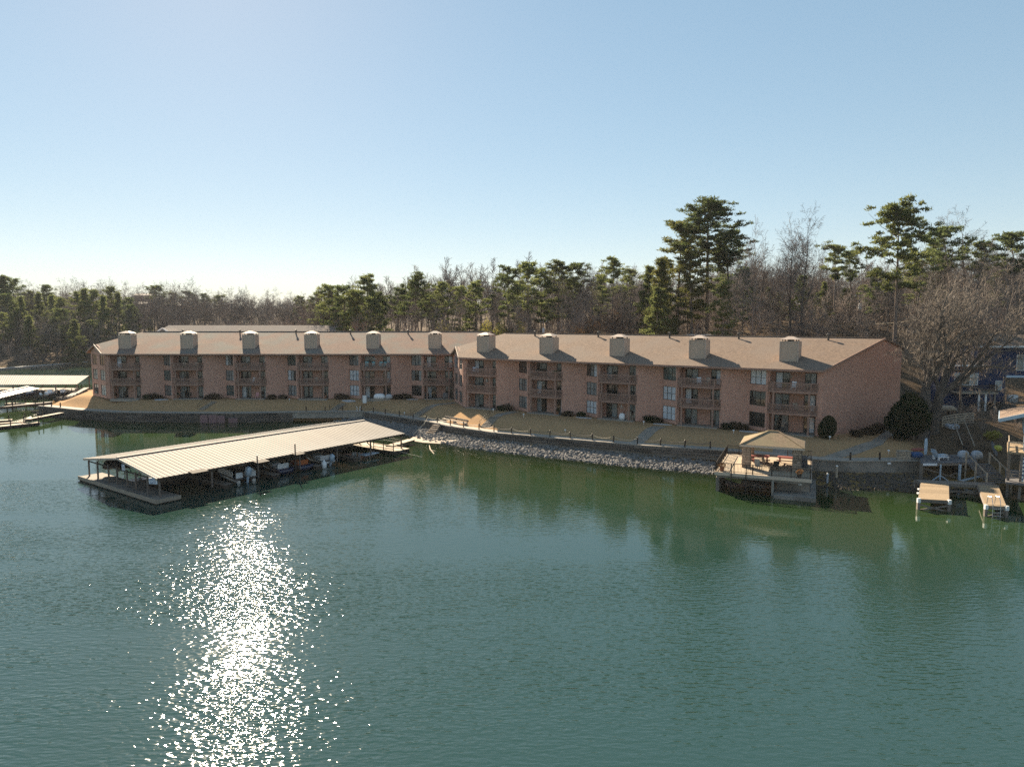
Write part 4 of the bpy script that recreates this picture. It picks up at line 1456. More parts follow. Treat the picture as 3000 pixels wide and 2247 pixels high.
MB().bx(-.1, .1, -.1, .1, -.6, .42).bx(-.9, .9, -.4, .4, .3, .42).build('support', 'aluminium', t)
t = thing('shore_gangway', 'pale plank gangway from the dock to the gravel beach', 'gangway', (0, 0, 0))
a_, b_ = at(1140, 1306, .55), at(1205, 1287, .55)
dx_, dy_ = b_[0] - a_[0], b_[1] - a_[1]
t.location = (a_[0], a_[1], 0.0)
t.rotation_euler = (0, 0, math.atan2(dy_, dx_))
ln_ = math.hypot(dx_, dy_)
planks(t, 0, ln_, -.6, .6, .56, 'y', 'deck_pale', .4)
MB().bx(0, ln_, -.55, -.45, .3, .498).bx(0, ln_, .45, .55, .3, .498).build('stringer', 'dark_wood', t)

# ------------------------------------------------------------------ docks at the left edge
def left_docks():
    # large roof
    A, B_ = at(-150, 1128, 3.0), at(226, 1126, 3.0)
    C_, D_ = at(262, 1104, 3.3), at(-150, 1102, 3.3)
    t = thing('covered_boat_dock', 'wide tan metal dock roof at the left picture edge nearest the cove', 'boat dock', (B_[0], B_[1], 0))
    rel = lambda p, z: (p[0] - B_[0], p[1] - B_[1], z)
    n = 60
    for i in range(n):
        f0, f1 = i / n, (i + 1) / n - .002
        lerp = lambda p, q, f: (p[0] + (q[0] - p[0]) * f, p[1] + (q[1] - p[1]) * f)
        p0, p1, p2, p3 = lerp(A, B_, f0), lerp(A, B_, f1), lerp(D_, C_, f1), lerp(D_, C_, f0)
        pm0 = ((p0[0] * .3 + p1[0] * .7), (p0[1] * .3 + p1[1] * .7))
        pm3 = ((p3[0] * .3 + p2[0] * .7), (p3[1] * .3 + p2[1] * .7))
        MB().slab([rel(p0, 3.0), rel(pm0, 3.0), rel(pm3, 3.6), rel(p3, 3.6)], .02).slab([rel(pm0, 3.05), rel(p1, 3.05), rel(p2, 3.65), rel(pm3, 3.65)], .07).build('roof_panel', 'metal_roof', t)
    for i in range(7):
        f = i / 6
        for P_, Q_, z in ((A, B_, 3.0), (D_, C_, 3.5)):
            p = (P_[0] + (Q_[0] - P_[0]) * f, P_[1] + (Q_[1] - P_[1]) * f)
            MB().bx(-.1, .1, -.1, .1, -.5, z - .05).build('post', 'old_wood', t, (p[0] - B_[0] - .3, p[1] - B_[1] + .3, 0))
    MB().prism([rel(A, 0)[:2], (rel(B_, 0)[0] - 3, rel(B_, 0)[1]), (rel(C_, 0)[0] - 3, rel(C_, 0)[1]), rel(D_, 0)[:2]], .1, .5).build('deck', 'old_wood', t)
    for k, (f, m_) in enumerate(((.45, 'white_plastic'), (.62, 'boat_navy'), (.78, 'white_plastic'), (.9, 'boat_cover'))):
        p = (A[0] + (B_[0] - A[0]) * f, A[1] + (B_[1] - A[1]) * f - 2.0)
        tb = thing('motor_boat', ('white boat under the far left dock roof', 'dark blue boat under the far left dock roof', 'white boat nearest the right end of the far left dock roof', 'black covered boat at the right end of the far left dock roof')[k], 'boat', (p[0], p[1], .5), R(75 + 10 * k))
        hull_mesh(MB(), 5.5, 2.0, .8).build('hull', m_, tb, smooth=True)
        MB().bx(1, 1.6, -.6, .6, .5, .9).bx(2.3, 2.8, -.5, .5, .5, 1.3).build('seat', 'white_plastic', tb)
        outboard(tb, (-.3, 0, .3), math.pi, 1.0, 'dark_metal')
    # small gabled roof
    r0, r1 = at(82, 1132, 3.4), at(-90, 1170, 3.4)
    e0, e1 = at(116, 1138, 2.7), at(-90, 1188, 2.7)
    o0, o1 = (2 * r0[0] - e0[0], 2 * r0[1] - e0[1]), (2 * r1[0] - e1[0], 2 * r1[1] - e1[1])
    t = thing('covered_boat_dock', 'small gabled grey metal dock roof at the left picture edge', 'boat dock', (r0[0], r0[1], 0))
    rel = lambda p, z: (p[0] - r0[0], p[1] - r0[1], z)
    n = 22
    for i in range(n):
        f0, f1 = i / n, (i + 1) / n - .012
        L_ = lambda p, q, f, z: rel((p[0] + (q[0] - p[0]) * f, p[1] + (q[1] - p[1]) * f), z)
        MB().slab([L_(r0, r1, f0, 3.4), L_(r0, r1, f1, 3.4), L_(e0, e1, f1, 2.7), L_(e0, e1, f0, 2.7)], .06).build('roof_panel', 'metal_roof_grey', t)
        MB().slab([L_(r0, r1, f0, 3.4), L_(o0, o1, f0, 2.7), L_(o0, o1, f1, 2.7), L_(r0, r1, f1, 3.4)], .06).build('roof_panel', 'metal_roof_grey', t)
    MB().beam(rel(r0, 3.45), rel(r1, 3.45), .4, .06).build('ridge_cap', 'white_paint', t)
    for i in range(5):
        f = .05 + .2 * i
        for P_, Q_ in ((e0, e1), (o0, o1)):
            p = (P_[0] + (Q_[0] - P_[0]) * f, P_[1] + (Q_[1] - P_[1]) * f)
            MB().bx(-.09, .09, -.09, .09, -.6, 2.75).build('post', 'dark_metal', t, rel(p, 0))
    # open fingers and gangways
    def walk(name, label, pts, z, w, m_, cat='dock', rail=False):
        (xa, ya), (xb, yb) = pts
        ln = math.hypot(xb - xa, yb - ya)
        t = thing(name, label, cat, (xa, ya, 0), math.atan2(yb - ya, xb - xa))
        planks(t, 0, ln, -w / 2, w / 2, z, 'y', m_, .5)
        MB().bx(0, ln, -w / 2 + .05, w / 2 - .05, z - .45, z - .062).build('float', 'dark_wood', t)
        for x in np.arange(.3, ln, 4.0):
            MB().tube([(x, w / 2 + .1, -1), (x, w / 2 + .1, z + 1.0)], .08, 7).build('pile', 'dark_wood', t)
        return t
    walk('dock_walk', 'pale plank dock running to the left picture edge below the gangway', (at(112, 1236, .5), at(-40, 1252, .5)), .5, 1.6, 'deck_pale')
    walk('dock_walk', 'middle plank dock finger at the left picture edge', (at(75, 1234, .5), at(-40, 1243, .5)), .5, 1.0, 'deck_pale')
    walk('dock_walk', 'short curved-end dock at the left picture edge', (at(35, 1229, .5), at(-40, 1233, .5)), .5, 1.4, 'deck_pale')
    walk('gangway', 'thin pale gangway bridging from the point to the left docks', (at(80, 1231, .9), at(180, 1202, 1.5)), 1.1, 1.0, 'deck_pale', 'gangway')
    walk('gangway', 'dark gangway from the point out under the left dock roofs', (at(165, 1173, 1.2), at(-40, 1200, .7)), 1.0, 1.3, 'old_wood', 'gangway')
    walk('dock_walk', 'sunlit dock boards under the small gabled roof', (at(112, 1182, .5), at(20, 1181, .5)), .5, 1.4, 'deck_pale')
    p0 = at(250, 1140, 1.3)
    walk('gangway', 'pale concrete ramp behind the point beside the dark stones', (at(190, 1168, 1.3), at(252, 1136, 1.3)), 1.35, 1.4, 'concrete', 'ramp')
left_docks()

# ------------------------------------------------------------------ pavilion deck
GA = R(-23.2)
G0 = (21.12, 71.37)
deck_t = thing('pavilion_deck', 'pale concrete deck with black railings built out over the water', 'deck', (G0[0], G0[1], 0), GA)
GW, GD, GZ = 9.05, 10.6, 2.0
def to_deck(lx, ly, z):
    return (G0[0] + lx * math.cos(GA) - ly * math.sin(GA), G0[1] + lx * math.sin(GA) + ly * math.cos(GA), z)
planks(deck_t, 0, GW, 0, GD, GZ, 'y', 'deck_pale', 1.5, .22, .02, 'deck_slab')
MB().bx(-.12, GW + .12, -.12, -.005, GZ - .3, GZ + .03).bx(-.12, -.005, -.004, GD, GZ - .3, GZ + .03).bx(GW + .005, GW + .12, -.004, GD, GZ - .3, GZ + .03).build('edge_beam', 'bargeboard', deck_t)
MB().bx(.1, GW - .1, .1, .4, GZ - .55, GZ - .23).bx(.1, GW - .1, 5, 5.3, GZ - .55, GZ - .23).build('joist', 'concrete_dark', deck_t)
MB().bx(.02, .35, .05, 6.0, -2, GZ - .56).build('side_wall', 'stone', deck_t)
MB().bx(5.9, 9.0, 1.6, 1.95, -1.5, GZ - .56).bx(5.9, 9.0, 1.96, 8.0, -1.5, .5).build('retaining_wall', 'concrete_dark', deck_t)
MB().bx(5.7, 9.6, -1.0, 1.59, -1.0, .38).bx(9.05, 9.6, 1.6, 8.0, -1.0, .38).build('lower_landing', 'concrete_dark', deck_t)
MB().bx(5.45, 5.68, -.05, .2, -2, GZ - .3).build('pile', 'concrete', deck_t)
rails = MB()
bals = MB()
runs = [((0, 0), (GW, 0)), ((0, 0), (0, GD)), ((GW, 0), (GW, GD)), ((0, GD), (2.6, GD)), ((6.6, GD), (GW, GD))]
for a, b_ in runs:
    ln = math.dist(a, b_)
    for z in (.14, 1.0):
        rails.beam((*a, GZ + z), (*b_, GZ + z), .05, .05)
    k = max(1, round(ln / 1.7))
    for i in range(k + 1):
        f = i / k
        rails.box((a[0] + (b_[0] - a[0]) * f, a[1] + (b_[1] - a[1]) * f, GZ + .52), (.09, .09, 1.05))
    n = int(ln / .14)
    for i in range(1, n):
        f = i / n
        bals.box((a[0] + (b_[0] - a[0]) * f, a[1] + (b_[1] - a[1]) * f, GZ + .57), (.025, .025, .86))
rl = rails.build('railing', 'dark_metal', deck_t)
bl = bals.build('baluster', 'dark_metal', rl)
bl["kind"] = "stuff"
for x in (1.55, 3.0):
    MB().bx(x - .05, x + .05, -.2, -.12, -.3, GZ + 1.0).build('ladder_post', 'dark_metal', deck_t)
mb = MB()
for z in (.1, .5, .9, 1.3):
    mb.beam((1.5, -.16, z), (5.3, -.16, z), .05)
mb.build('swim_rail', 'dark_metal', deck_t)
MB().bx(7.9, 8.25, 1.52, 1.595, 1.0, 1.35).build('notice', 'white_paint', deck_t)

pav = thing('pavilion', 'open pavilion with hipped shingle roof on four rough stone columns', 'pavilion', to_deck(2.7, 3.7, GZ), GA)
PWx, PWy = 5.0, 4.4
for x in (0, PWx):
    for y in (0, PWy):
        core = MB().bx(x - .36, x + .36, y - .36, y + .36, 0, 2.25).build('column', 'stone_warm', pav)
        rr = random.Random(int(x * 10 + y))
        for k in range(8):
            z0_ = .02 + k * .28
            for sx, sy, ln in ((0, -1, 'x'), (0, 1, 'x'), (-1, 0, 'y'), (1, 0, 'y')):
                cut = rr.uniform(-.15, .15)
                for lo, hi in ((-.4, cut), (cut, .4)):
                    c_ = (lo + hi) / 2
                    w = hi - lo - .03
                    pr = rr.uniform(.02, .07)
                    me = cached(('cs', round(w, 1), ln), lambda: (MB().bx(-max(round(w, 1), .2) / 2, max(round(w, 1), .2) / 2, -.07, .07, 0, .25) if ln == 'x' else MB().bx(-.07, .07, -max(round(w, 1), .2) / 2, max(round(w, 1), .2) / 2, 0, .25)).mesh('stone_block', 'stone_warm'))
                    part('stone_block', me, core, (x + sx * (.33 + pr) + (c_ if ln == 'x' else 0), y + sy * (.33 + pr) + (c_ if ln == 'y' else 0), z0_))
MB().bx(-.55, PWx + .55, -.5, -.2, 2.26, 2.5).bx(-.55, PWx + .55, PWy + .2, PWy + .5, 2.26, 2.5).bx(-.5, -.2, -.199, PWy + .199, 2.26, 2.5).bx(PWx + .2, PWx + .5, -.199, PWy + .199, 2.26, 2.5).build('beam', 'bargeboard', pav)
ov = .68
zc = 2.52
r0 = (PWx / 2 - .5, PWy / 2, zc + 1.2)
r1 = (PWx / 2 + .5, PWy / 2, zc + 1.2)
c00, c10, c11, c01 = (-ov, -ov, zc), (PWx + ov, -ov, zc), (PWx + ov, PWy + ov, zc), (-ov, PWy + ov, zc)
rf = MB().slab([c00, c10, r1, r0], .12).slab([c11, c01, r0, r1], .12).slab([c10, c11, r1], .12).slab([c01, c00, r0], .12)
rfo = rf.build('roof', 'shingle_gazebo', pav)
MB().beam(c00, r0, .2, .1).beam(c10, r1, .2, .1).beam(c11, r1, .2, .1).beam(c01, r0, .2, .1).beam(r0, r1, .2, .1).build('hip_cap', 'shingle_gazebo', rfo)
MB().beam((c00[0], c00[1], zc - .12), (c10[0], c10[1], zc - .12), .05, .2).beam((c10[0], c10[1], zc - .12), (c11[0], c11[1], zc - .12), .05, .2).beam((c01[0], c01[1], zc - .12), (c00[0], c00[1], zc - .12), .05, .2).beam((c11[0], c11[1], zc - .12), (c01[0], c01[1], zc - .12), .05, .2).build('fascia', 'bargeboard', rfo)

def picnic_table(loc, rz, label, m):
    t = thing('picnic_table', label, 'table', loc, rz)
    for y in (-.3, 0, .3):
        MB().bx(-.95, .95, y - .14, y + .14, .72, .77).build('table_board', m, t)
    for y in (-.75, .75):
        MB().bx(-.95, .95, y - .14, y + .14, .43, .48).build('bench', m, t)
    for x in (-.7, .7):
        MB().beam((x, -.2, .72), (x, -.62, 0), .09).beam((x, .2, .72), (x, .62, 0), .09).beam((x, -.75, .4), (x, .75, .4), .09).build('leg_frame', m, t)
    return t
picnic_table(to_deck(3.9, 6.9, GZ), GA + R(8), 'red picnic table under the pavilion on the left', 'red')
picnic_table(to_deck(6.6, 7.2, GZ), GA + R(-4), 'red picnic table under the pavilion near the right columns', 'red')

def deck_chair(loc, rz, label, m, group=None, s=1.0):
    t = thing('deck_chair', label, 'chair', loc, rz, group)
    MB().bx(-.28 * s, .28 * s, -.28 * s, .28 * s, .40 * s, .45 * s).build('seat', m, t)
    MB().box((0, .32 * s, .75 * s), (.56 * s, .05, .7 * s), rx=R(-14)).build('backrest', m, t)
    for x in (-.25, .25):
        for y in (-.25, .25):
            MB().bx(x * s - .025, x * s + .025, y * s - .025, y * s + .025, 0, .4 * s).build('leg', m, t)
        MB().bx(x * s * 1.15 - .04, x * s * 1.15 + .04, -.3 * s, .3 * s, .62 * s, .66 * s).build('armrest', m, t)
    return t
deck_chair(to_deck(4.0, 2.6, GZ), GA + R(30), 'pale wire chair in the sun on the open deck', 'rail_wood')
deck_chair(to_deck(5.6, 3.0, GZ), GA + R(200), 'dark metal chair beside the front stone column', 'dark_metal')
deck_chair(to_deck(4.6, 4.9, GZ), GA + R(120), 'dark metal chair between the pavilion columns', 'dark_metal')

def planter(loc, label, m='terracotta', leaf='leaf_rust', seed=1, s=1.0):
    t = thing('potted_plant', label, 'plant', loc)
    MB().lathe([(.17 * s, 0), (.26 * s, .42 * s), (.28 * s, .45 * s), (.24 * s, .45 * s)], n=12).build('pot', m, t)
    foliage(260, (.32 * s, .32 * s, .28 * s), .11 * s, seed).build('leaves', leaf, t, (0, 0, .6 * s))
    return t

# ------------------------------------------------------------------ foliage generators
def leaf_arrays(c, n_dir, size, width, rs):
    """triangular leaves at points c"""
    k = len(c)
    d = rs.normal(0, 1, (k, 3))
    d = d + n_dir
    d /= np.linalg.norm(d, axis=1)[:, None] + 1e-9
    s = rs.normal(0, 1, (k, 3))
    s -= d * (s * d).sum(1)[:, None]
    s /= np.linalg.norm(s, axis=1)[:, None] + 1e-9
    sz = size * (0.6 + 0.8 * rs.random((k, 1)))
    a = c - s * width * sz
    b_ = c + s * width * sz
    e = c + d * sz
    return np.stack([a, b_, e], 1).reshape(-1, 3)

class LB_:
    """triangle soup"""
    def __init__(self, v):
        self.v = v
    def mesh(self, name, m):
        n = len(self.v)
        me = bpy.data.meshes.new(name)
        me.vertices.add(n)
        me.vertices.foreach_set('co', self.v.astype(np.float32).ravel())
        me.loops.add(n)
        me.loops.foreach_set('vertex_index', np.arange(n, dtype=np.int32))
        me.polygons.add(n // 3)
        me.polygons.foreach_set('loop_start', np.arange(0, n, 3, dtype=np.int32))
        me.polygons.foreach_set('loop_total', np.full(n // 3, 3, np.int32))
        me.update(calc_edges=True)
        me.materials.append(M[m])
        return me
    def build(self, name, m, parent=None, loc=(0, 0, 0), rz=0.0):
        return part(name, self.mesh(name, m), parent, loc, rz)

def foliage(n, rad, size, seed, shell=0.75, lumps=9, bottom=None):
    rs = np.random.default_rng(seed)
    d = rs.normal(0, 1, (n, 3))
    d /= np.linalg.norm(d, axis=1)[:, None]
    lc = rs.normal(0, 1, (lumps, 3))
    lc /= np.linalg.norm(lc, axis=1)[:, None]
    bump = (np.maximum(0, d @ lc.T - .6)).max(1)
    r_ = (shell + (1 - shell) * rs.random(n)) * (0.72 + 1.1 * bump)
    c_ = d * r_[:, None] * np.array(rad)
    if bottom is not None:
        c_[:, 2] = np.maximum(c_[:, 2], bottom)
    return LB_(leaf_arrays(c_, d * 1.2, size, .45, rs))

planter(to_deck(.55, .55, GZ), 'potted plant in the near left corner of the deck', 'terracotta', 'leaf_rust', 3)
planter(to_deck(8.0, .5, GZ), 'potted dry plant by the front railing at the right of the deck', 'dark_wood', 'leaf_rust', 4)
t = thing('covered_grill', 'grey draped grill by the right railing of the deck', 'grill', to_deck(8.2, 6.2, GZ), GA)
MB().loft([[(x * k, y * k, z) for x, y in ((-.5, -.3), (.5, -.3), (.5, .3), (-.5, .3))] for z, k in ((0.02, 1.15), (.6, 1.0), (.95, 1.0), (1.2, .6))]).build('cover', 'grey_deck', t)
MB().box((0, -.36, .7), (.9, .1, .04)).build('shelf', 'dark_metal', t)
# ------------------------------------------------------------------ private docks at the right edge
def quad_dock(name, label, f0, f1, b1, b0, z, m_, n, piles=True, th=.07, cat='dock'):
    """boards across a four-sided platform: f0-f1 front edge, b0-b1 back edge"""
    t = thing(name, label, cat, (f0[0], f0[1], 0))
    rel = lambda p: (p[0] - f0[0], p[1] - f0[1])
    l_ = lambda p, q, f: (p[0] + (q[0] - p[0]) * f, p[1] + (q[1] - p[1]) * f)
    F0, F1, B1, B0 = rel(f0), rel(f1), rel(b1), rel(b0)
    g = .06 / n * 3
    for i in range(n):
        a, b_ = i / n, (i + 1) / n - g
        MB().prism([l_(F0, B0, a), l_(F1, B1, a), l_(F1, B1, b_), l_(F0, B0, b_)], z - th, z).build('plank', m_, t)
    fr = MB()
    for p, q in ((F0, F1), (F1, B1), (B0, B1), (F0, B0)):
        fr.beam((*p, z - th - .13), (*q, z - th - .13), .1, .24)
    fr.build('frame', 'old_wood', t)
    if piles:
        for p in (F0, F1, B1, B0):
            MB().bx(-.12, .12, -.12, .12, -2.5, z - th - .02).build('pile', 'old_wood', t, (p[0], p[1], 0))
        MB().beam((*F0, z - .5), (*F1, -.1), .07, .14).beam((*F1, z - .5), (*F0, -.1), .07, .14).build('cross_brace', 'old_wood', t)
    return t

f0, f1, b1, b0 = (38.1, 64.3), (40.6, 63.7), (44.6, 70.2), (42.1, 70.8)
d1 = quad_dock('wooden_dock', 'sunlit tan wooden dock platform with white corner guards, left of the two', f0, f1, b1, b0, 1.0, 'deck_wood', 24)
for p in (f0, f1):
    MB().box((p[0] - f0[0], p[1] - f0[1] - .05, .86), (.27, .24, .42)).build('corner_guard', 'white_paint', d1)
for k in (.35, .6):
    MB().box(((b0[0] - f0[0]) * k - .1, (b0[1] - f0[1]) * k, .95), (.16, .3, .14)).build('cleat', 'white_paint', d1)
g0, g1, h1, h0 = (42.85, 62.0), (44.45, 61.6), (49.1, 69.4), (47.3, 69.8)
d2 = quad_dock('wooden_dock', 'narrow sunlit wooden dock with swim ladder at the far right', g0, g1, h1, h0, 1.0, 'deck_wood', 28)
for p in (g0, g1):
    MB().box((p[0] - g0[0], p[1] - g0[1] - .05, .86), (.27, .24, .42)).build('corner_guard', 'white_paint', d2)
lad = MB()
for x in (.42, 1.12):
    lad.tube([(x, .5, 1.0), (x, .35, 1.75), (x, -.1, 1.8), (x, -.32, 1.2), (x, -.38, -.7)], .03, 6)
lo = lad.build('ladder', 'aluminium', d2)
for k in range(5):
    MB().box((.77, -.36, .75 - k * .32), (.7, .16, .05)).build('rung', 'aluminium', lo)
d3 = quad_dock('wooden_dock', 'grey plank walkway joining the two right docks in the shade', (42.1, 70.85), (49.1, 69.45), (49.5, 70.75), (42.3, 72.1), 1.02, 'old_wood', 5)
# slatted steps up to the deck
t = thing('dock_stairs', 'wide grey plank steps between the right dock and the upper deck', 'stairs', (49.0, 70.7, 1.0), R(-6))
for k in range(10):
    MB().bx(-.1, 2.2, .05 + k * .42, .42 + k * .42, k * .125 - .02, k * .125 + .05).build('tread', 'grey_deck', t)
for x in (-.15, 2.25):
    for y, h in ((.1, 1.0), (2.2, 1.6), (4.2, 2.4)):
        MB().bx(x - .07, x + .07, y - .07, y + .07, -1.2, h).build('post', 'rail_wood', t)
MB().beam((-.15, .1, 0.9), (-.15, 4.2, 2.3), .06, .12).beam((2.25, .1, .9), (2.25, 4.2, 2.3), .06, .12).build('handrail', 'rail_wood', t)
up = quad_dock('upper_deck', 'dark grey upper deck with two white loungers on the right bank', (44.3, 74.6), (50.6, 75.0), (53.4, 79.6), (46.6, 79.0), 2.25, 'grey_deck', 20, True, .08, 'deck')
MB().bx(.1, 1.6, -.2, -.12, 2.0, 2.24).build('name_board', 'sign_white', up)
MB().beam((2.1, 0, 2.1), (2.1, 0, .2), .12).beam((2.1, 0, .9), (1.2, 0, .3), .1).beam((2.1, 0, .9), (3.0, 0, .3), .1).beam((4.2, 0, 2.1), (4.2, 0, .1), .2).beam((4.3, -.1, .3), (7.0, -1.6, 1.6), .1, .2).build('bracing', 'blue_white', up)

def lounger(loc, rz, label):
    t = thing('lounger', label, 'lounger', loc, rz)
    for k in range(7):
        MB().bx(-.3, .3, k * .19, k * .19 + .15, .33, .37).build('slat', 'blue_white', t)
    b_ = MB().box((0, -.28, .66), (.6, .05, .85), rx=R(38)).build('backrest', 'blue_white', t)
    for x in (-.3, .3):
        MB().beam((x, -.1, .33), (x, 1.35, .33), .05, .07).build('side_rail', 'white_plastic', t)
        for y in (.05, 1.2):
            MB().bx(x - .03, x + .03, y - .03, y + .03, 0, .3).build('leg', 'white_plastic', t)
    for x in (-.35, .35):
        MB().tube([(x - .03, -.05, .12), (x + .03, -.05, .12)], .13, 10).build('wheel', 'white_plastic', t)
    return t
lounger((46.9, 76.2, 2.25), R(-78), 'white sun lounger on the dark upper deck, nearer the water')
lounger((47.6, 77.4, 2.25), R(-72), 'white sun lounger on the dark upper deck, nearer the bank')

def blob(name, label, cat, loc, size, m_, seed, rz=0.0, pts=None, pname='cover'):
    rr = random.Random(seed)
    t = thing(name, label, cat, loc, rz)
    prof = pts or [(0, .9, .9), (.35, 1.0, 1.0), (.7, .95, .9), (.92, .7, .62), (1.0, .35, .3)]
    secs = []
    for f, kx, ky in prof:
        secs.append([(size[0] / 2 * kx * math.copysign(abs(math.cos(a)) ** .5, math.cos(a)) * rr.uniform(.95, 1.05), size[1] / 2 * ky * math.copysign(abs(math.sin(a)) ** .5, math.sin(a)) * rr.uniform(.95, 1.05), size[2] * f) for a in np.linspace(0, 2 * math.pi, 13)[:-1]])
    MB().loft(secs).build(pname, m_, t, smooth=True)
    return t
blob('draped_chair', 'pale draped chair on the upper deck, left of the two', 'chair', (50.6, 77.4, 2.25), (1.05, .8, .85), 'barrel_blue', 2, R(8), None)
blob('draped_chair', 'pale draped chair on the upper deck, right of the two', 'chair', (52.0, 77.2, 2.25), (1.1, .8, .85), 'barrel_blue', 3, R(-6), [(0, .95, .9), (.5, 1.0, 1.0), (.85, .75, .9), (1.0, .4, .6)])
blob('tarp_heap', 'dark blue tarp bundle beside the white loungers', 'tarp', (45.6, 77.9, 2.25), (1.5, 1.0, .6), 'blue_tarp', 4, R(10))
blob('folded_umbrella', 'folded red canopy lying on the blue tarp', 'canopy', (46.0, 78.3, 2.9), (1.5, .6, .3), 'red', 5, R(12))
t = thing('paddle_board', 'pale blue board standing upright behind the loungers', 'board', (47.5, 79.3, 2.25), R(5))
MB().loft([[(x * w, y, z) for x, y in ((-.18, -.03), (.18, -.03), (.18, .03), (-.18, .03))] for z, w in ((0, .7), (.4, 1), (1.4, 1), (1.9, .6))]).build('board', 'blue_white', t)
t = thing('storage_box', 'slatted pale wooden storage box at the end of the seawall path', 'box', (44.1, 77.75, 1.9), R(-2))
for k in range(6):
    MB().bx(-.62, .62, -.36, .36, .02 + k * .17, .16 + k * .17).build('slat', 'rail_wood', t)
MB().bx(-.66, .66, -.4, .4, 1.05, 1.1).build('lid', 'rail_wood', t)
# small white sign on the wall
t = thing('wall_sign', 'tiny white sign fixed to the seawall coping', 'sign', (42.0, 76.78, 1.66))
MB().bx(-.18, .18, -.03, .0, 0, .2).build('plate', 'white_paint', t)
for k, (u, v0, v1, m_) in enumerate(((2434, 1432, 1353, 'rail_wood'), (2424, 1458, 1400, 'barrel_blue'))):
    x, y = at(u, v1, 1.9 - k * 1.2)
    t = thing('mooring_pile', ('tall grey mooring pile right of the pavilion deck', 'short pale blue mooring pile right of the pavilion deck')[k], 'pile', (x, y - 1.5 * (1 - k), 0))
    MB().tube([(0, 0, -2), (0, 0, 1.7 - .6 * k)], .11, 9).build('shaft', m_, t)
    MB().lathe([(.13, 0), (.13, .06), (.03, .14)], (0, 0, 1.7 - .6 * k), 9).build('cap', 'white_paint', t)

# stairs, rails, barrels and shell on the bank
def wood_fence(p0, p1, label, h=1.1, boards=4, m_='rail_wood', diag=True):
    ln = math.dist(p0[:2], p1[:2])
    t = thing('wooden_railing', label, 'railing', p0, math.atan2(p1[1] - p0[1], p1[0] - p0[0]))
    dz = p1[2] - p0[2]
    for k in range(boards):
        z = .15 + k * (h - .2) / (boards - 1)
        MB().beam((0, 0, z), (ln, 0, z + dz), .05, .14).build('board', m_, t)
    n = max(2, round(ln / 1.6) + 1)
    for i in range(n):
        f = i / (n - 1)
        MB().bx(-.06, .06, -.06, .06, -1.0, h).build('post', m_, t, (ln * f, .08, dz * f))
    if diag:
        MB().beam((.1, -.06, .1), (ln * .55, -.06, h - .1), .05, .12).build('brace', m_, t)
    return t
def bank(u, v):
    return ground_hit(u, v)
p, q = bank(2762, 1252), bank(2802, 1244)
wood_fence(p, q, 'pale board railing of the bank stairs, left half', 1.35, 5)
p2 = bank(2852, 1240)
wood_fence(q, p2, 'pale board railing of the bank landing, right half', 1.35, 5)
t = thing('bank_stairs', 'dark timber stairs descending the leafy bank to the upper deck', 'stairs', (0, 0, 0))
a, b_ = Vector(bank(2806, 1250)), Vector((52.6, 79.6, 2.3))
t.location = a
for k in range(13):
    f = k / 12
    MB().box(((b_ - a).x * f, (b_ - a).y * f, (b_ - a).z * f + .1), (1.3, .32, .08), rz=R(20)).build('tread', 'dark_wood', t)
MB().beam((-.7, 0, 1.0), ((b_ - a).x - .7, (b_ - a).y, (b_ - a).z + 1.0), .08, .1).beam((.7, 0, .9), ((b_ - a).x + .7, (b_ - a).y, (b_ - a).z + .9), .08, .1).build('handrail', 'rail_wood', t)
for k in range(3):
    x, y, z = bank(2779 + k * 9.5, 1257 + (k == 1) * 2)
    t = thing('barrel', ('leftmost', 'middle', 'rightmost')[k] + ' of three pale round barrels below the bank stairs', 'barrel', (x, y, z + .1), 0, 'barrels on the bank')
    MB().tube([(0, -.45, .25), (0, -.3, .25), (0, .3, .25), (0, .45, .25)], [.26, .3, .3, .26], 12).build('drum', 'barrel_blue', t)
    MB().tube([(0, -.47, .25), (0, -.45, .25)], .1, 8).build('bung', 'steel', t)
x, y, z = bank(2776, 1230)
t = thing('upturned_boat', 'pale upturned rowing boat behind the bank stairs', 'boat', (x, y + 1.0, z + 1.1), R(-15))
hb = hull_mesh(MB(), 3.2, 1.5, .6)
hb.v = [(p_[0] - 1.6, p_[1], .7 - p_[2]) for p_ in hb.v]
hb.build('hull', 'rail_wood', t, smooth=True)
MB().bx(-1.0, -.9, -.7, .7, -1.2, .1).bx(.6, .7, -.6, .6, -1.2, .1).build('trestle', 'old_wood', t)
wood_fence(bank(2865, 1200), bank(2800, 1222), 'dark baluster fence along the bank under the navy house', 1.0, 6, 'dark_wood', False)

# two-storey boathouse at the right edge
BHA = R(-35)
_cx, _cy = (2925 - CX) / FPX * 69.8, 69.0
_ox = _cx - (-1.4 * math.cos(BHA) + .8 * math.sin(BHA))
_oy = _cy - (-1.4 * math.sin(BHA) - .8 * math.cos(BHA))
t = thing('boathouse', 'pale blue boathouse with tan roof cut by the right picture edge', 'boathouse', (_ox, _oy, 0), BHA)
MB().add([(.6, 0, 6.5), (10, 0, 6.5), (10, 0, 7.8), (5.3, 0, 9.9), (.6, 0, 8.3), (.6, 6, 6.5), (10, 6, 6.5), (10, 6, 7.8), (5.3, 6, 9.9), (.6, 6, 8.3)],
         [(0, 1, 2, 3, 4), (9, 8, 7, 6, 5), (0, 5, 6, 1), (0, 4, 9, 5), (1, 6, 7, 2), (4, 3, 8, 9), (3, 2, 7, 8)]).build('upper_wall', 'siding_blue', t)
MB().slab([(-1.4, -.8, 7.9), (5.3, -.8, 10.2), (5.3, 6.8, 10.2), (-1.4, 6.8, 7.9)], .15).slab([(5.301, -.8, 10.2), (12, -.8, 7.9), (12, 6.8, 7.9), (5.301, 6.8, 10.2)], .15).build('roof', 'shingle_tan', t)
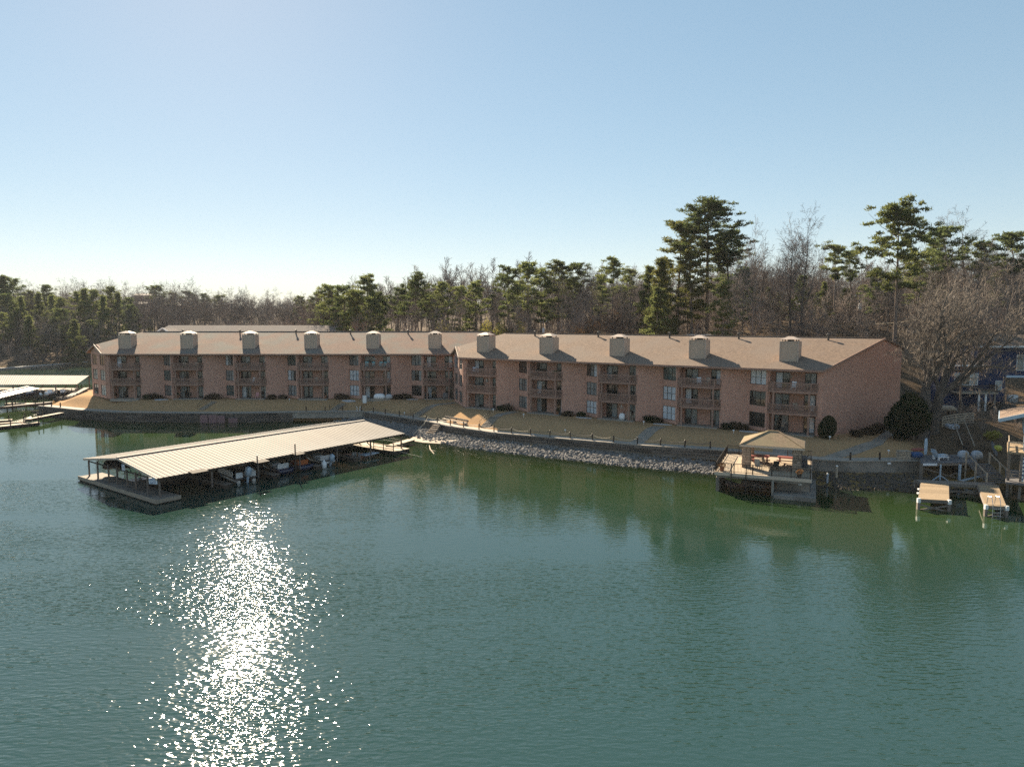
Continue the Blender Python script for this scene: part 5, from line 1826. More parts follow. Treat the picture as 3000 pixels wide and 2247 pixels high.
MB().beam((-1.45, -.86, 7.72), (5.3, -.86, 10.02), .08, .34).beam((5.3, -.86, 10.02), (12, -.86, 7.72), .08, .34).bx(-1.5, -1.42, -.8, 6.8, 7.6, 7.88).build('fascia', 'blue_white', t)
MB().prism([(-1.3, -.7), (.59, -.7), (.59, 6.7), (-1.3, 6.7)], [7.62, 8.2, 8.2, 7.62], [7.68, 8.26, 8.26, 7.68]).build('soffit', 'blue_white', t)
for x in (.8, 2.3, 5.5):
    MB().bx(x - .14, x + .14, .1, .38, 4.7, 6.49).build('column', 'blue_white', t)
MB().bx(-.6, 12, -.6, 6, 4.45, 4.65).build('upper_deck', 'deck_wood', t)
rl = MB()
for z in (5.1, 5.6):
    rl.beam((-.5, -.5, z), (3.4, -.5, z), .07, .1).beam((-.5, -.5, z), (-.5, 4, z), .07, .1)
rl.beam((-.5, -.5, 4.7), (-.5, 3.5, 5.6), .06, .1)
for x in (-.5, 1.4, 3.4):
    rl.box((x, -.5, 5.15), (.12, .12, 1.0))
rl.build('upper_railing', 'rail_wood', t)
for x, y in ((-.4, -.4), (.6, -.4), (2.6, -.4), (-.4, 4), (5.5, -.4)):
    MB().bx(x - .12, x + .12, y - .12, y + .12, -2, 4.44).build('pile', 'old_wood', t)
MB().bx(-.6, 12, -1.2, 6, 1.5, 1.7).build('lower_deck', 'grey_deck', t)
st = MB()
for k in range(9):
    st.box((1.2 + k * .36, -.9, 1.85 + k * .28), (.34, .9, .06))
st.beam((1.1, -1.3, 2.6), (4.3, -1.3, 5.2), .06, .12).beam((1.1, -1.3, 1.9), (4.3, -1.3, 4.5), .06, .2)
st.build('stair', 'blue_white', t)
rl = MB()
for z in (2.2, 2.5, 2.8):
    rl.beam((-.5, -1.1, z), (1.2, -1.1, z), .05, .07)
rl.build('lower_railing', 'old_wood', t)
for k, x in enumerate((.75, 1.2)):
    p_ = MB().tube([(x, -1.25, 1.9), (x, -1.25, 4.3)], .07, 8).build('striped_pole', 'white_paint', t)
    for j in range(6):
        MB().tube([(x, -1.25, 2.05 + j * .4), (x, -1.25, 2.22 + j * .4)], .075, 8).build('stripe', 'blue_tarp', p_)
MB().bx(3.2, 12, -1.0, -.7, 4.1, 4.44).build('beam', 'blue_white', t)
x, y, z = at(2912, 1330, 2.2)[0], at(2912, 1330, 2.2)[1], 2.2
t = thing('kayak', 'grey and green kayak leaning beside the boathouse', 'kayak', (x, y, 1.9), R(70))
k_ = MB().loft([[(s_, .33 * w * math.cos(a), .18 * w * math.sin(a)) for a in np.linspace(0, 6.283, 9)[:-1]] for s_, w in ((-1.3, .05), (-.9, .7), (0, 1), (.9, .7), (1.3, .05))])
ko = k_.build('hull', 'grey_deck', t, (0, 0, .9), 0, True)
ko.rotation_euler = (R(40), R(-35), 0)
blob('yellow_float', 'yellow green inflatable lying above the kayak', 'float', (at(2922, 1312, 2.9)[0], at(2922, 1312, 2.9)[1], 2.6), (1.2, .7, .6), 'yellow_green', 8, R(30), pname='float')

# ------------------------------------------------------------------ path furniture
BOLL = [129, 152, 178, 899, 951, 1003, 1059, 1095, 1130, 1170, 1209.6, 1250.6, 1281.4, 1319, 1359.3, 1402, 1447, 1497, 1552, 1611, 1671, 1734, 1800, 1867, 1935, 2006, 2082, 2492, 2576]
bm_shaft = MB().bx(-.075, .075, -.075, .075, -.1, .92).mesh('shaft', 'dark_metal')
bm_cap = MB().lathe([(.09, 0), (.09, .04), (.02, .1)], n=8).mesh('cap', 'dark_metal')
bpts = []
for i, u in enumerate(BOLL):
    x, y, z = wall_px(u, .45)
    if i < 3:
        lab = '%s dark path post from the left on the tip of the point' % ORD[i]
    elif i < 27:
        lab = '%s dark path post from the left on the seawall leading to the pavilion' % ORD[i - 3]
    else:
        lab = ('dark path post just right of the pavilion deck', 'dark path post between the pavilion deck and the storage box')[i - 27]
    t = thing('path_post', lab, 'post', (x, y, z), 0, 'posts along the seawall path')
    part('shaft', bm_shaft, t)
    part('cap', bm_cap, t, (0, 0, .92))
    bpts.append(Vector((x, y, z + .8)))
def chain(i, j, label, sag=.3, m_='rope'):
    a, b_ = bpts[i], bpts[j]
    pts = [a.lerp(b_, f) - Vector((0, 0, sag * 4 * f * (1 - f))) for f in np.linspace(0, 1, 9)]
    o = MB().tube([p_ - a for p_ in pts], .035, 5).build('rope_swag', m_, None, a)
    tag(o, label, 'rope', 'rope swags between path posts')
k = 0
for i in range(6, 26):
    pale = i in (10, 11, 17, 21, 22)
    chain(i, i + 1, '%s rope swag from the left between the path posts before the pavilion' % ORD[k], .3 if pale else .22, 'rope' if pale else 'wire')
    k += 1

# steps with handrail
def garden_steps(u0, v0, u1, v1, label, w=1.3, rail_side=-1, n=8):
    a, b_ = Vector(ground_hit(u0, v0)), Vector(ground_hit(u1, v1))
    d = (b_ - a)
    ln = math.hypot(d.x, d.y)
    t = thing('garden_steps', label, 'steps', a, math.atan2(d.y, d.x))
    for k in range(n):
        f0_, f1_ = k / n * ln, (k + 1) / n * ln
        z = d.z * (k + .6) / n + .08
        MB().bx(f0_, f1_ - .02, -w / 2, w / 2, z - .5, z).build('step', 'path_stone', t)
    r_ = MB()
    y = rail_side * (w / 2 + .05)
    r_.tube([(0, y, 0), (0, y, 1.0), (ln, y, d.z + 1.0), (ln, y, d.z)], .035, 6).tube([(0, y, .55), (ln, y, d.z + .55)], .025, 6)
    r_.build('handrail', 'dark_metal', t)
    return t
garden_steps(1212, 1222, 1262, 1192, 'concrete steps with black handrail left of the sunlit grass patch', 1.6, 1)
garden_steps(1420, 1252, 1452, 1222, 'concrete steps with black handrail right of the sunlit grass patch', 1.6, 1)
garden_steps(588, 1201, 628, 1176, 'dim steps climbing the lawn before the left block', 1.3, 1)
garden_steps(975, 1203, 1005, 1182, 'dim concrete steps between lawn bushes beside the utility cabinet', 1.3, 1)
t = thing('beach_steps', 'stone steps with pale rope rail from the path down to the gravel beach', 'steps', (0, 0, 0))
a, b_ = Vector((*wall_px(1282, -.1)[:2], 1.5)), Vector((*at(1258, 1274, .25), .25))
t.location = a
for k in range(6):
    f = (k + .5) / 6
    MB().box(((b_ - a).x * f, (b_ - a).y * f, (b_ - a).z * f - .3), (1.5, .5, .6), rz=R(-35)).build('step', 'stone_warm', t)
for dx in (-1.0,):
    MB().tube([(dx - .6, .6, 1.0), (dx - .9, -1.2, .3), ((b_ - a).x + dx - 1.4, (b_ - a).y, .1 + (b_ - a).z)], .05, 6).build('rope_rail', 'rope', t)
# bench slab of the overlook (pale railing) next to the lit grass
t = thing('path_bench', 'long pale bench on the path in front of the sunlit grass', 'bench', (*wall_px(1330, 2.3)[:2], 1.5), R(-50))
for y in (-.2, .1):
    MB().bx(-3.2, 3.2, y, y + .25, .44, .5).build('seat_board', 'rail_wood', t)
MB().bx(-3.2, 3.2, .4, .45, .6, .9).build('backrest', 'rail_wood', t)
for x in (-2.9, 0, 2.9):
    MB().bx(x - .06, x + .06, -.15, .42, 0, .44).bx(x - .06, x + .06, .34, .4, .44, .9).build('leg', 'old_wood', t)
# paved walks
def walk_strip(pts, w, label, lift=.05):
    P_ = [Vector(ground_hit(u, v_)) for u, v_ in pts]
    mb = MB()
    secs = []
    fine = []
    for a, b_ in zip(P_, P_[1:]):
        n = max(2, int((b_ - a).length / .7))
        fine += [a.lerp(b_, i / n) for i in range(n)]
    fine.append(P_[-1])
    for i, p_ in enumerate(fine):
        d = fine[min(i + 1, len(fine) - 1)] - fine[max(i - 1, 0)]
        nx, ny = -d.y, d.x
        l_ = math.hypot(nx, ny)
        nx, ny = nx / l_ * w / 2, ny / l_ * w / 2
        A_, B_ = (p_.x + nx, p_.y + ny), (p_.x - nx, p_.y - ny)
        za, zb = hz(*A_) + lift, hz(*B_) + lift
        secs.append([(*A_, za - .25), (*B_, zb - .25), (*B_, zb), (*A_, za)])
    mb.loft(secs)
    o = mb.build('garden_path', 'path_stone')
    tag(o, label, 'path', kind='structure')
walk_strip([(1455, 1221), (1510, 1206)], 1.5, 'short paved path from the right steps to the ground floor patio')
walk_strip([(1262, 1192), (1335, 1180)], 1.3, 'short paved path from the left steps to the building corner')
walk_strip([(1862, 1298), (1935, 1250)], 1.7, 'straight paved path crossing the lawn before the right block')
walk_strip([(2415, 1343), (2500, 1322), (2570, 1297), (2612, 1258)], 1.3, 'paved path climbing beside the brick end wall')
walk_strip([(2290, 1330), (2300, 1290)], 2.2, 'paved path leading to the pavilion deck')

# lawn lights
for k, (u, v_) in enumerate(((848, 1176), (1185, 1216), (1445, 1207), (1534, 1222), (1656, 1268), (1886, 1244), (2149, 1270), (2431, 1289), (2615, 1284), (2603, 1330))):
    x, y, z = ground_hit(u, v_)
    t = thing('lawn_light', '%s small white lawn light from the left on the dry grass' % ORD[k], 'light', (x, y, z), 0, 'small lawn lights')
    MB().tube([(0, 0, -.1), (0, 0, .3)], .025, 6).build('stem', 'white_paint', t)
    MB().lathe([(.05, .28), (.13, .34), (.14, .44), (.06, .5)], n=8).build('globe', 'white_plastic', t)
# utility cabinet
x, y, z = ground_hit(1069, 1189)
t = thing('utility_cabinet', 'grey white utility cabinet on legs beside the lawn steps', 'cabinet', (x, y, z))
MB().bx(-.35, .35, -.2, .2, .5, 1.9).build('housing', 'transformer', t)
MB().bx(-.32, .32, -.23, -.205, .55, 1.85).build('door', 'white_paint', t)
MB().beam((-.2, 0, .5), (-.5, 0, 0), .06).beam((.2, 0, .5), (.3, 0, 0), .06).build('leg', 'steel', t)
# two white pipes at the corner of the pale wall
x, y, z = wall_px(1050, .4)
t = thing('standpipe', 'pair of bent white standpipes at the corner of the pale seawall', 'pipe', (x, y, z))
MB().tube([(-.25, 0, -.1), (-.25, 0, .8), (-.4, 0, .95)], .06, 7).tube([(.25, 0, -.1), (.25, 0, .8), (.4, 0, .95)], .06, 7).build('pipe', 'white_paint', t)

# ------------------------------------------------------------------ balcony and patio furniture
def on(block, i, k, fx, t_, rz, fn, *a):
    bal = LBAL if block == 'L' else RBAL
    b0, b1 = bal[i]
    p_, an = bpos(block, b0 + (b1 - b0) * fx, t_, 2.8 * k + (.02 if k else .07))
    return fn(p_, an + rz, *a)
for k, fx in enumerate((.22, .42, .64, .76)):
    on('L', 4, 2, fx, -.25, R(10 - 14 * k), deck_chair, '%s turquoise chair from the left on a top balcony of the left block' % ORD[k], 'turquoise', 'turquoise balcony chairs', 1.1)
on('L', 0, 2, .3, -.2, 0, deck_chair, 'white chair on the leftmost top balcony of the left block', 'white_plastic')
on('L', 1, 2, .4, -.2, .2, deck_chair, 'left pale chair on the second top balcony of the left block', 'rail_wood')
on('L', 1, 2, .76, -.2, -.2, deck_chair, 'right pale chair on the second top balcony of the left block', 'rail_wood')
on('L', 2, 0, .68, -.1, 0, deck_chair, 'pink chair on a ground patio of the left block', 'pink')
on('L', 3, 1, .6, -.1, .3, deck_chair, 'pale chair on the fourth middle balcony of the left block', 'rail_wood')
on('R', 3, 2, .5, -.2, .3, deck_chair, 'left pale chair on the fourth top balcony of the right block', 'white_plastic')
on('R', 3, 2, .68, -.2, -.2, deck_chair, 'right pale chair on the fourth top balcony of the right block', 'rail_wood')
on('R', 4, 2, .52, -.2, 0, deck_chair, 'white chair on the rightmost top balcony of the right block', 'white_plastic')
on('R', 2, 0, .82, -.2, .4, deck_chair, 'grey chair on the third ground patio of the right block', 'rail_wood', None, 1.1)
on('R', 2, 0, .9, .1, -.6, deck_chair, 'second grey chair on the third ground patio of the right block', 'rail_wood', None, 1.1)
on('R', 0, 2, .25, -.1, .3, deck_chair, 'blue grey chair on the leftmost top balcony of the right block', 'blue_white')
on('R', 0, 1, .3, -.2, 0, deck_chair, 'dark chair on the leftmost middle balcony of the right block', 'dark_wood')
on('R', 1, 2, .2, .2, 0, deck_chair, 'dark chair on the second top balcony of the right block', 'dark_wood')
on('R', 1, 1, .45, .3, 0, deck_chair, 'dark chair on the second middle balcony of the right block', 'dark_wood')
def mk_blob(p_, rz, name, label, cat, size, m_, seed):
    return blob(name, label, cat, p_, size, m_, seed, rz)
on('L', 4, 0, .62, -.6, 0, mk_blob, 'covered_sofa', 'white draped sofa on a ground patio of the left block', 'sofa', (2.1, 1.0, .95), 'white_plastic', 21)
on('L', 4, 0, .92, -.6, 0, mk_blob, 'covered_sofa', 'pale pink draped seat at the right of the white sofa', 'sofa', (1.3, .9, .85), 'snow', 22)
on('L', 5, 0, .72, -.1, 0, mk_blob, 'covered_grill', 'pale draped grill on the last ground patio of the left block', 'grill', (1.1, .7, 1.1), 'grey_deck', 23)
on('L', 5, 0, .12, -.1, 0, mk_blob, 'covered_grill', 'black draped grill on the last ground patio of the left block', 'grill', (.8, .7, 1.2), 'boat_cover', 24)
on('R', 2, 0, .64, -.1, 0, mk_blob, 'covered_grill', 'white and black grill on the third ground patio of the right block', 'grill', (.9, .6, .95), 'white_plastic', 25)
on('R', 1, 1, .62, .2, 0, mk_blob, 'covered_grill', 'black draped grill on the second middle balcony of the right block', 'grill', (.8, .6, 1.1), 'boat_cover', 26)
on('R', 4, 2, .9, .1, 0, mk_blob, 'covered_grill', 'black draped grill on the rightmost top balcony of the right block', 'grill', (.9, .6, .95), 'boat_cover', 27)
def mk_plant(p_, rz, label, leaf, seed, s):
    return planter(p_, label, 'terracotta', leaf, seed, s)
on('R', 1, 2, .8, -.2, 0, mk_plant, 'leafy potted plant on the second top balcony of the right block', 'needle', 31, 1.3)
on('R', 3, 1, .9, -.1, 0, mk_plant, 'red potted plant on the fourth middle balcony of the right block', 'leaf_rust', 32, 1.2)
on('L', 2, 2, .45, -.2, 0, mk_plant, 'potted plant on the third top balcony of the left block', 'leaf_dark', 33, 1.3)
on('R', 4, 2, .33, -.2, 0, mk_plant, 'yellow green potted plant on the rightmost top balcony of the right block', 'leaf_yellow', 34, .9)
taken = {('L', 4, 2), ('L', 0, 2), ('L', 1, 2), ('L', 2, 0), ('L', 3, 1), ('R', 3, 2), ('R', 4, 2), ('R', 2, 0), ('R', 0, 2), ('R', 0, 1), ('R', 1, 2), ('R', 1, 1), ('L', 4, 0), ('L', 5, 0), ('R', 3, 1), ('L', 2, 2)}
rq = random.Random(23)
for blk, nb_, side_ in (('L', 6, 'left'), ('R', 5, 'right')):
    for i in range(nb_):
        for k in range(3):
            if (blk, i, k) in taken or rq.random() < .2:
                continue
            where = '%s %s of the %s block' % (ORD[i], ('ground patio', 'middle balcony', 'top balcony')[k], side_)
            r_ = rq.random()
            if r_ < .55:
                mm, wd = rq.choice((('dark_wood', 'dark'), ('rail_wood', 'pale'), ('white_plastic', 'white'), ('steel', 'grey metal')))
                on(blk, i, k, rq.uniform(.25, .7), rq.uniform(-.3, .4), rq.uniform(-.8, .8), deck_chair, wd + ' chair on the ' + where, mm)
            if r_ > .4:
                on(blk, i, k, rq.choice((.14, .86)), -.1, 0, mk_plant, 'potted plant on the ' + where, rq.choice(('leaf_dark', 'needle', 'leaf_rust')), 300 + i * 3 + k, rq.uniform(.8, 1.3))
def wall_star(p_, rz, label, m_):
    t = thing('wall_decoration', label, 'decoration', p_, rz)
    mb = MB()
    for k in range(5):
        a = k * 1.2566
        mb.beam((0, 0, 1.6), (.35 * math.sin(a), 0, 1.6 + .35 * math.cos(a)), .1, .06)
    mb.build('star', m_, t)
on('L', 4, 2, .41, 1.6, 0, wall_star, 'white framed ornament on the back wall behind the turquoise chairs', 'white_paint')
on('R', 0, 1, .5, 1.6, 0, wall_star, 'silver star ornament on the leftmost middle balcony of the right block', 'aluminium')
on('R', 2, 0, .5, 1.6, 0, wall_star, 'silver ornament on the third ground patio of the right block', 'aluminium')
on('R', 4, 2, .40, 1.6, 0, wall_star, 'cream wreath ornament on the rightmost top balcony of the right block', 'rail_wood')

# ------------------------------------------------------------------ shrubs and pale beds along the facades
def shrub(block, x, y, rad, label, leaf='leaf_shrub', seed=1, n=900, name='shrub', cat='shrub', group='low shrubs along the facades', size=.16):
    p_, an = bpos(block, x, y, 0)
    t = thing(name, label, cat, (p_[0], p_[1], hz(p_[0], p_[1])), an, group)
    foliage(n, rad, size, seed, .25, 12, -rad[2] * .8).build('crown', leaf, t, (0, 0, rad[2] * .75))
    MB().tube([(0, 0, -.1), (0, 0, rad[2] * .8)], [.06, .03], 5).build('stem', 'bark', t)
    return t
ks = 0
for blk, bl_, nm in (('L', LBAL, 'left'), ('R', RBAL, 'right')):
    for i in range(len(bl_) - 1):
        x0 = bl_[i][1]
        for j, (fx, r_) in enumerate(((.28, (.95, .6, .5)), (.55, (1.2, .7, .62)), (.8, (.8, .5, .42)))):
            if (i + j + (blk == 'R')) % 4 == 3:
                continue
            span = bl_[i + 1][0] - x0 - 2.2
            ks += 1
            shrub(blk, x0 + span * fx, .3 + fx * 1.3 - 1.0, r_, '%s low brown shrub at the brick panel after balcony column %s of the %s block' % (('left', 'middle', 'right')[j], ('one', 'two', 'three', 'four', 'five')[i], nm), 'leaf_shrub' if (i + j) % 3 else 'leaf_dark', 40 + ks)
        if (blk, i) in (('L', 0), ('L', 3), ('L', 4), ('R', 1), ('R', 2), ('R', 3)):
            x1 = bl_[i + 1][0] - 1.9
            p_, an = bpos(blk, x1, -.9, 0)
            t = thing('pale_bed', 'thin white ground patch beside balcony column %s of the %s block' % (('two', 'three', 'four', 'five', 'six')[i], nm), 'patch', (p_[0], p_[1], 0), an)
            rr = random.Random(i)
            pl = []
            for a in np.linspace(0, 6.283, 13)[:-1]:
                rx, ry = 1.3 * rr.uniform(.7, 1.15), .38 * rr.uniform(.6, 1.2)
                lx, ly = rx * math.cos(a), ry * math.sin(a)
                wx = p_[0] + lx * math.cos(an) - ly * math.sin(an)
                wy = p_[1] + lx * math.sin(an) + ly * math.cos(an)
                pl.append((lx, ly, hz(wx, wy) + .09))
            MB().slab(pl, .2).build('patch', 'snow', t)
# topiary at the end wall
p_, an = bpos('R', 56.6, -1.2, 0)
t = thing('clipped_shrub', 'tall clipped egg-shaped evergreen at the brick end wall corner', 'shrub', (p_[0], p_[1], hz(p_[0], p_[1])), 0)
foliage(9000, (1.2, 1.2, 1.9), .12, 77, .88, 1).build('crown', 'leaf_topiary', t, (0, 0, 1.5))
MB().lathe([(.1, -.2), (.55, .5), (.85, 1.5), (.6, 2.4), (.1, 2.8)], n=10).build('stem', 'leaf_topiary', t)
for k, (x, y, r_) in enumerate(((59.3, 2.6, (.9, .7, .5)), (60.6, 5.2, (1.0, .8, .6)), (61.4, 7.6, (.9, .8, .7)))):
    shrub('R', x, y, r_, '%s straggly brown shrub from the corner along the brick end wall' % ORD[k], 'leaf_shrub', 80 + k)
# dark evergreen mass beside the oak
for k, (u, v_, r_, h_) in enumerate(((2640, 1290, 1.7, 3.9), (2676, 1288, 1.6, 4.8), (2655, 1272, 1.5, 4.9))):
    x, y, z = ground_hit(u, v_)
    t = thing('evergreen_bush', ('dark evergreen bush by the end wall path, left and lowest of three', 'tall dark evergreen bush touching the oak trunk', 'dark evergreen bush behind the other two by the end wall')[k], 'bush', (x, y, z), k * 1.3)
    foliage(5200, (r_, r_, h_ / 2), .26, 90 + k, .45, 14).build('crown', 'leaf_dark', t, (0, 0, h_ / 2 + .2))
    MB().tube([(0, 0, -.3), (.1, 0, h_ * .7)], [.14, .05], 6).build('trunk', 'bark', t)
x, y, z = ground_hit(2908, 1290)
t = thing('dry_shrub', 'yellowish dry shrub on the leafy bank above the kayak', 'shrub', (x, y, z))
foliage(700, (.9, .7, .6), .16, 99, .4).build('crown', 'leaf_yellow', t, (0, 0, .6))
MB().tube([(0, 0, -.1), (0, 0, .6)], [.06, .02], 5).build('stem', 'bark', t)
# ------------------------------------------------------------------ trees
def bare_tree(seed, h, levels=4, kids=(8, 6, 5, 4), trunk_r=None, spread=0.75, lean=0.05, stem=0.35, up=0.22, starts=None, twig_sides=3, thin=0.012):
    rr = random.Random(seed)
    T, C = MB(), MB()
    tr_ = trunk_r or h * .014
    def rv():
        return Vector((rr.gauss(0, 1), rr.gauss(0, 1), rr.gauss(0, 1)))
    def branch(p, d, ln, r, lev):
        segs = 5 if lev == 0 else (4 if lev == 1 else (3 if lev == 2 else 2))
        pts, rad = [p.copy()], [r]
        for i in range(segs):
            d = (d + rv() * (.05 if lev == 0 else .16) + Vector((0, 0, up * (.3 if lev == 0 else 1) * (0.6 if lev < 3 else .3)))).normalized()
            p = p + d * ln / segs
            pts.append(p.copy())
            f = (i + 1) / segs
            rad.append(max(r * (1 - .72 * f), thin * .8))
        (T if lev <= 1 else C).tube(pts, rad, 8 if lev == 0 else (6 if lev == 1 else (4 if lev == 2 else twig_sides)), cap=False)
        if lev >= levels:
            return
        n = kids[min(lev, len(kids) - 1)]
        lo_ = stem if lev == 0 else .2
        for i in range(n):
            f = lo_ + (1 - lo_) * (i + rr.random() * .9) / n
            f = min(f, .995)
            k = f * segs
            i0 = min(int(k), segs - 1)
            q = pts[i0].lerp(pts[i0 + 1], k - i0)
            ax = (pts[i0 + 1] - pts[i0]).normalized()
            side = rv()
            side = (side - ax * side.dot(ax)).normalized()
            nd = (ax * (1 - spread * rr.uniform(.6, 1.05)) + side * spread).normalized()
            l2 = ln * (rr.uniform(.42, .68) if lev else rr.uniform(.36, .58)) * (1.15 - .5 * f if lev else 1.2 - .55 * f)
            branch(q, nd, l2, max(rad[i0] * rr.uniform(.42, .62), thin), lev + 1)
        # leader continues
        if lev < levels - 1:
            branch(pts[-1], d, ln * .4, max(rad[-1] * .95, thin), lev + 1)
    if starts:
        for (p, d, ln, r, lev) in starts:
            branch(Vector(p), Vector(d).normalized(), ln, r, lev)
    else:
        branch(Vector((0, 0, -.4)), Vector((rr.gauss(0, lean), rr.gauss(0, lean), 1)).normalized(), h * .72, tr_, 0)
    return T, C

def pine(seed, h, cb=.5, rad=4.0, limbs=34, clumps=5, needles=46, size=.8, shape='round', dead=4, lean=.02, flat=.38):
    rs = np.random.default_rng(seed)
    rr = random.Random(seed)
    T = MB()
    lx, ly = rr.gauss(0, lean) * h, rr.gauss(0, lean) * h
    axis_ = lambda f: Vector((lx * f * f, ly * f * f, h * f))
    T.tube([axis_(f) + Vector((0, 0, -.5 if f == 0 else 0)) for f in np.linspace(0, .985, 9)], [max(.03, h * .0135 * (1 - .88 * f ** 1.2)) for f in np.linspace(0, 1, 9)], 8, cap=False)
    cent, dirs = [], []
    for i in range(limbs + dead):
        isdead = i >= limbs
        x = (i + rr.random()) / limbs if not isdead else 0
        f = cb + (1 - cb) * x if not isdead else rr.uniform(cb * .6, cb)
        if shape == 'round':
            ln = rad * max(.25, math.sin(math.pi * (.2 + .72 * x)) ** .7) * rr.uniform(.6, 1.12)
        elif shape == 'cone':
            ln = rad * (1.02 - .92 * x) * rr.uniform(.7, 1.1)
        else:
            ln = rad * max(.2, (1 - abs(2 * x - 1.1) ** 2.2)) * rr.uniform(.5, 1.2)
        if isdead:
            ln = rad * rr.uniform(.2, .45)
        a = i * 2.4 + rr.uniform(-.6, .6)
        el = R(-6 + 48 * x + rr.uniform(-12, 14))
        p0 = axis_(f)
        d = Vector((math.cos(a) * math.cos(el), math.sin(a) * math.cos(el), math.sin(el)))
        p1 = p0 + d * ln * .55
        p2 = p0 + d * ln + Vector((0, 0, ln * .14))
        r0_ = max(.03, h * .0034 * (1 - .5 * x))
        T.tube([p0, p1, p2], [r0_, r0_ * .6, .015], 4, cap=False)
        if isdead:
            continue
        for c_ in range(clumps):
            g = .42 + .58 * (c_ + .6 * rr.random()) / clumps
            q = p0 + d * ln * g + Vector((0, 0, ln * .14 * g * g))
            sp_ = ln * .16
            q += Vector((rr.gauss(0, sp_), rr.gauss(0, sp_), rr.gauss(0, sp_ * .45) + .1))
            cent.append(q)
            dirs.append((d.x * .5, d.y * .5, .75))
    for k in range(5):
        q = axis_(.985 - .03 * k) + Vector((rr.gauss(0, .4), rr.gauss(0, .4), rr.gauss(.1, .2)))
        cent.append(q)
        dirs.append((0, 0, .8))
    cent = np.array([tuple(q) for q in cent])
    dirs = np.array(dirs)
    n = len(cent)
    rep = np.repeat(np.arange(n), needles)
    off = rs.normal(0, 1, (len(rep), 3)) * np.array([.5, .5, .5 * flat]) * size * (0.7 + .6 * rs.random((n, 1)))[rep]
    v = leaf_arrays(cent[rep] + off, dirs[rep] * 1.1, size * .72, .2, rs)
    return T, LB_(v)

PROTO = {}
def proto(key, T, C, bark, leaf):
    PROTO[key] = (T.mesh(key + '_trunk', bark, True), C.mesh(key + '_crown', leaf), key)
for k, sd in enumerate((1, 2, 3)):
    proto('pine_a%d' % k, *pine(100 + sd, 24, .48, 4.6, 22), 'bark', ('needle', 'needle_dark', 'needle')[k])
for k, sd in enumerate((4, 5)):
    proto('pine_b%d' % k, *pine(100 + sd, 24, .25, 4.9, 34), 'bark', ('needle_dark', 'needle')[k])
proto('pine_c0', *pine(111, 24, .12, 5.2, 44, shape='cone'), 'bark', 'needle')
proto('pine_c1', *pine(112, 24, .10, 5.0, 44, shape='cone'), 'bark', 'needle_gold')
proto('pine_d0', *pine(113, 24, .60, 5.2, 20, 6, 46, shape='lens', lean=.05), 'bark', 'needle_dark')
proto('pine_d1', *pine(114, 24, .58, 5.0, 18, 6, 46, shape='lens', lean=.05), 'bark', 'needle')
for k in range(5):
    proto('bare_%d' % k, *bare_tree(200 + k, 20, 4, (9, 7, 5, 4), stem=.3 + .05 * (k % 3), spread=.62 + .06 * (k % 3), thin=.018), 'bark_grey' if k % 2 else 'bark', 'twig')
light = [bare_tree(230 + k, 20, 3, (9, 7, 6), thin=.05, spread=.6, stem=.3) for k in range(3)]
brush = [bare_tree(250 + k, 5, 3, (9, 6, 4), thin=.02, spread=.8, stem=.05) for k in range(2)]

COUNT = {}
def tree_top(key, u, top_v, Y, label, group, name, wide=1.0, cat='tree'):
    """stand a tree at picture column u and distance Y so that its top reaches row top_v"""
    x, _, zt = at_y(u, top_v, Y)
    zg = hz(x, Y)
    h = max(zt - zg, 4.0)
    trunk, crown, _k = PROTO[key]
    base = 24.0 if key.startswith('pine') else 19.0
    s = h / base
    t = thing(name, label, cat, (x, Y, zg), random.uniform(0, 6.28), group)
    w = s ** .8 * wide
    part('trunk', trunk, t, sc=(w, w, s))
    part('crown', crown, t, sc=(w, w, s))
    return t

def place_row(rows, fmt, group, name):
    for i, r_ in enumerate(rows):
        key, u, v_, Y = r_[:4]
        tree_top(key, u, v_, Y, fmt % ORD[i] if '%s' in fmt else fmt, group, name, r_[4] if len(r_) > 4 else 1.0)

mid_pines = [('pine_b1', 985, 872, 200, 1.25), ('pine_c0', 1035, 880, 186, 1.2), ('pine_b0', 1090, 880, 178, 1.2), ('pine_c0', 945, 895, 196, 1.2), ('pine_b0', 1270, 890, 196, 1.0), ('pine_c0', 1375, 885, 190, 1.0), ('pine_b0', 925, 868, 215), ('pine_b1', 962, 845, 190, 1.1), ('pine_b0', 1008, 850, 178, 1.15), ('pine_a0', 1078, 820, 182, 1.15), ('pine_b1', 1045, 862, 170, 1.1),
             ('pine_b0', 1112, 866, 186), ('pine_d0', 1160, 852, 188), ('pine_a1', 1214, 815, 176, 1.05), ('pine_d1', 1250, 868, 190, .9), ('pine_a2', 1300, 834, 182, 1.1), ('pine_b1', 1346, 848, 176, .95),
             ('pine_a0', 1396, 834, 180, 1.1), ('pine_d0', 1440, 868, 190, .8)]
place_row(sorted(mid_pines, key=lambda r_: r_[1]), '%s pine from the left in the row behind the left roof', 'pines behind the left block', 'pine_tree')
mid2 = [('pine_b1', 1520, 830, 178, 1.1), ('pine_b0', 1665, 825, 180, 1.0), ('pine_b1', 1760, 812, 176, 1.0), ('pine_c0', 1830, 845, 170, 1.0), ('pine_a1', 1492, 795, 168), ('pine_a2', 1548, 778, 166, 1.1), ('pine_b0', 1586, 800, 172), ('pine_b1', 1636, 774, 170, 1.25), ('pine_d0', 1698, 780, 172, 1.1), ('pine_a0', 1796, 768, 160, 1.1), ('pine_d1', 1850, 796, 165, .9),
        ('pine_c0', 1900, 786, 150, 1.1), ('pine_c1', 1945, 765, 140, 1.0), ('pine_c0', 1925, 850, 136, 1.2)]
place_row(sorted(mid2, key=lambda r_: r_[1]), '%s pine from the left behind the left half of the right roof', 'pines behind the right block', 'pine_tree')

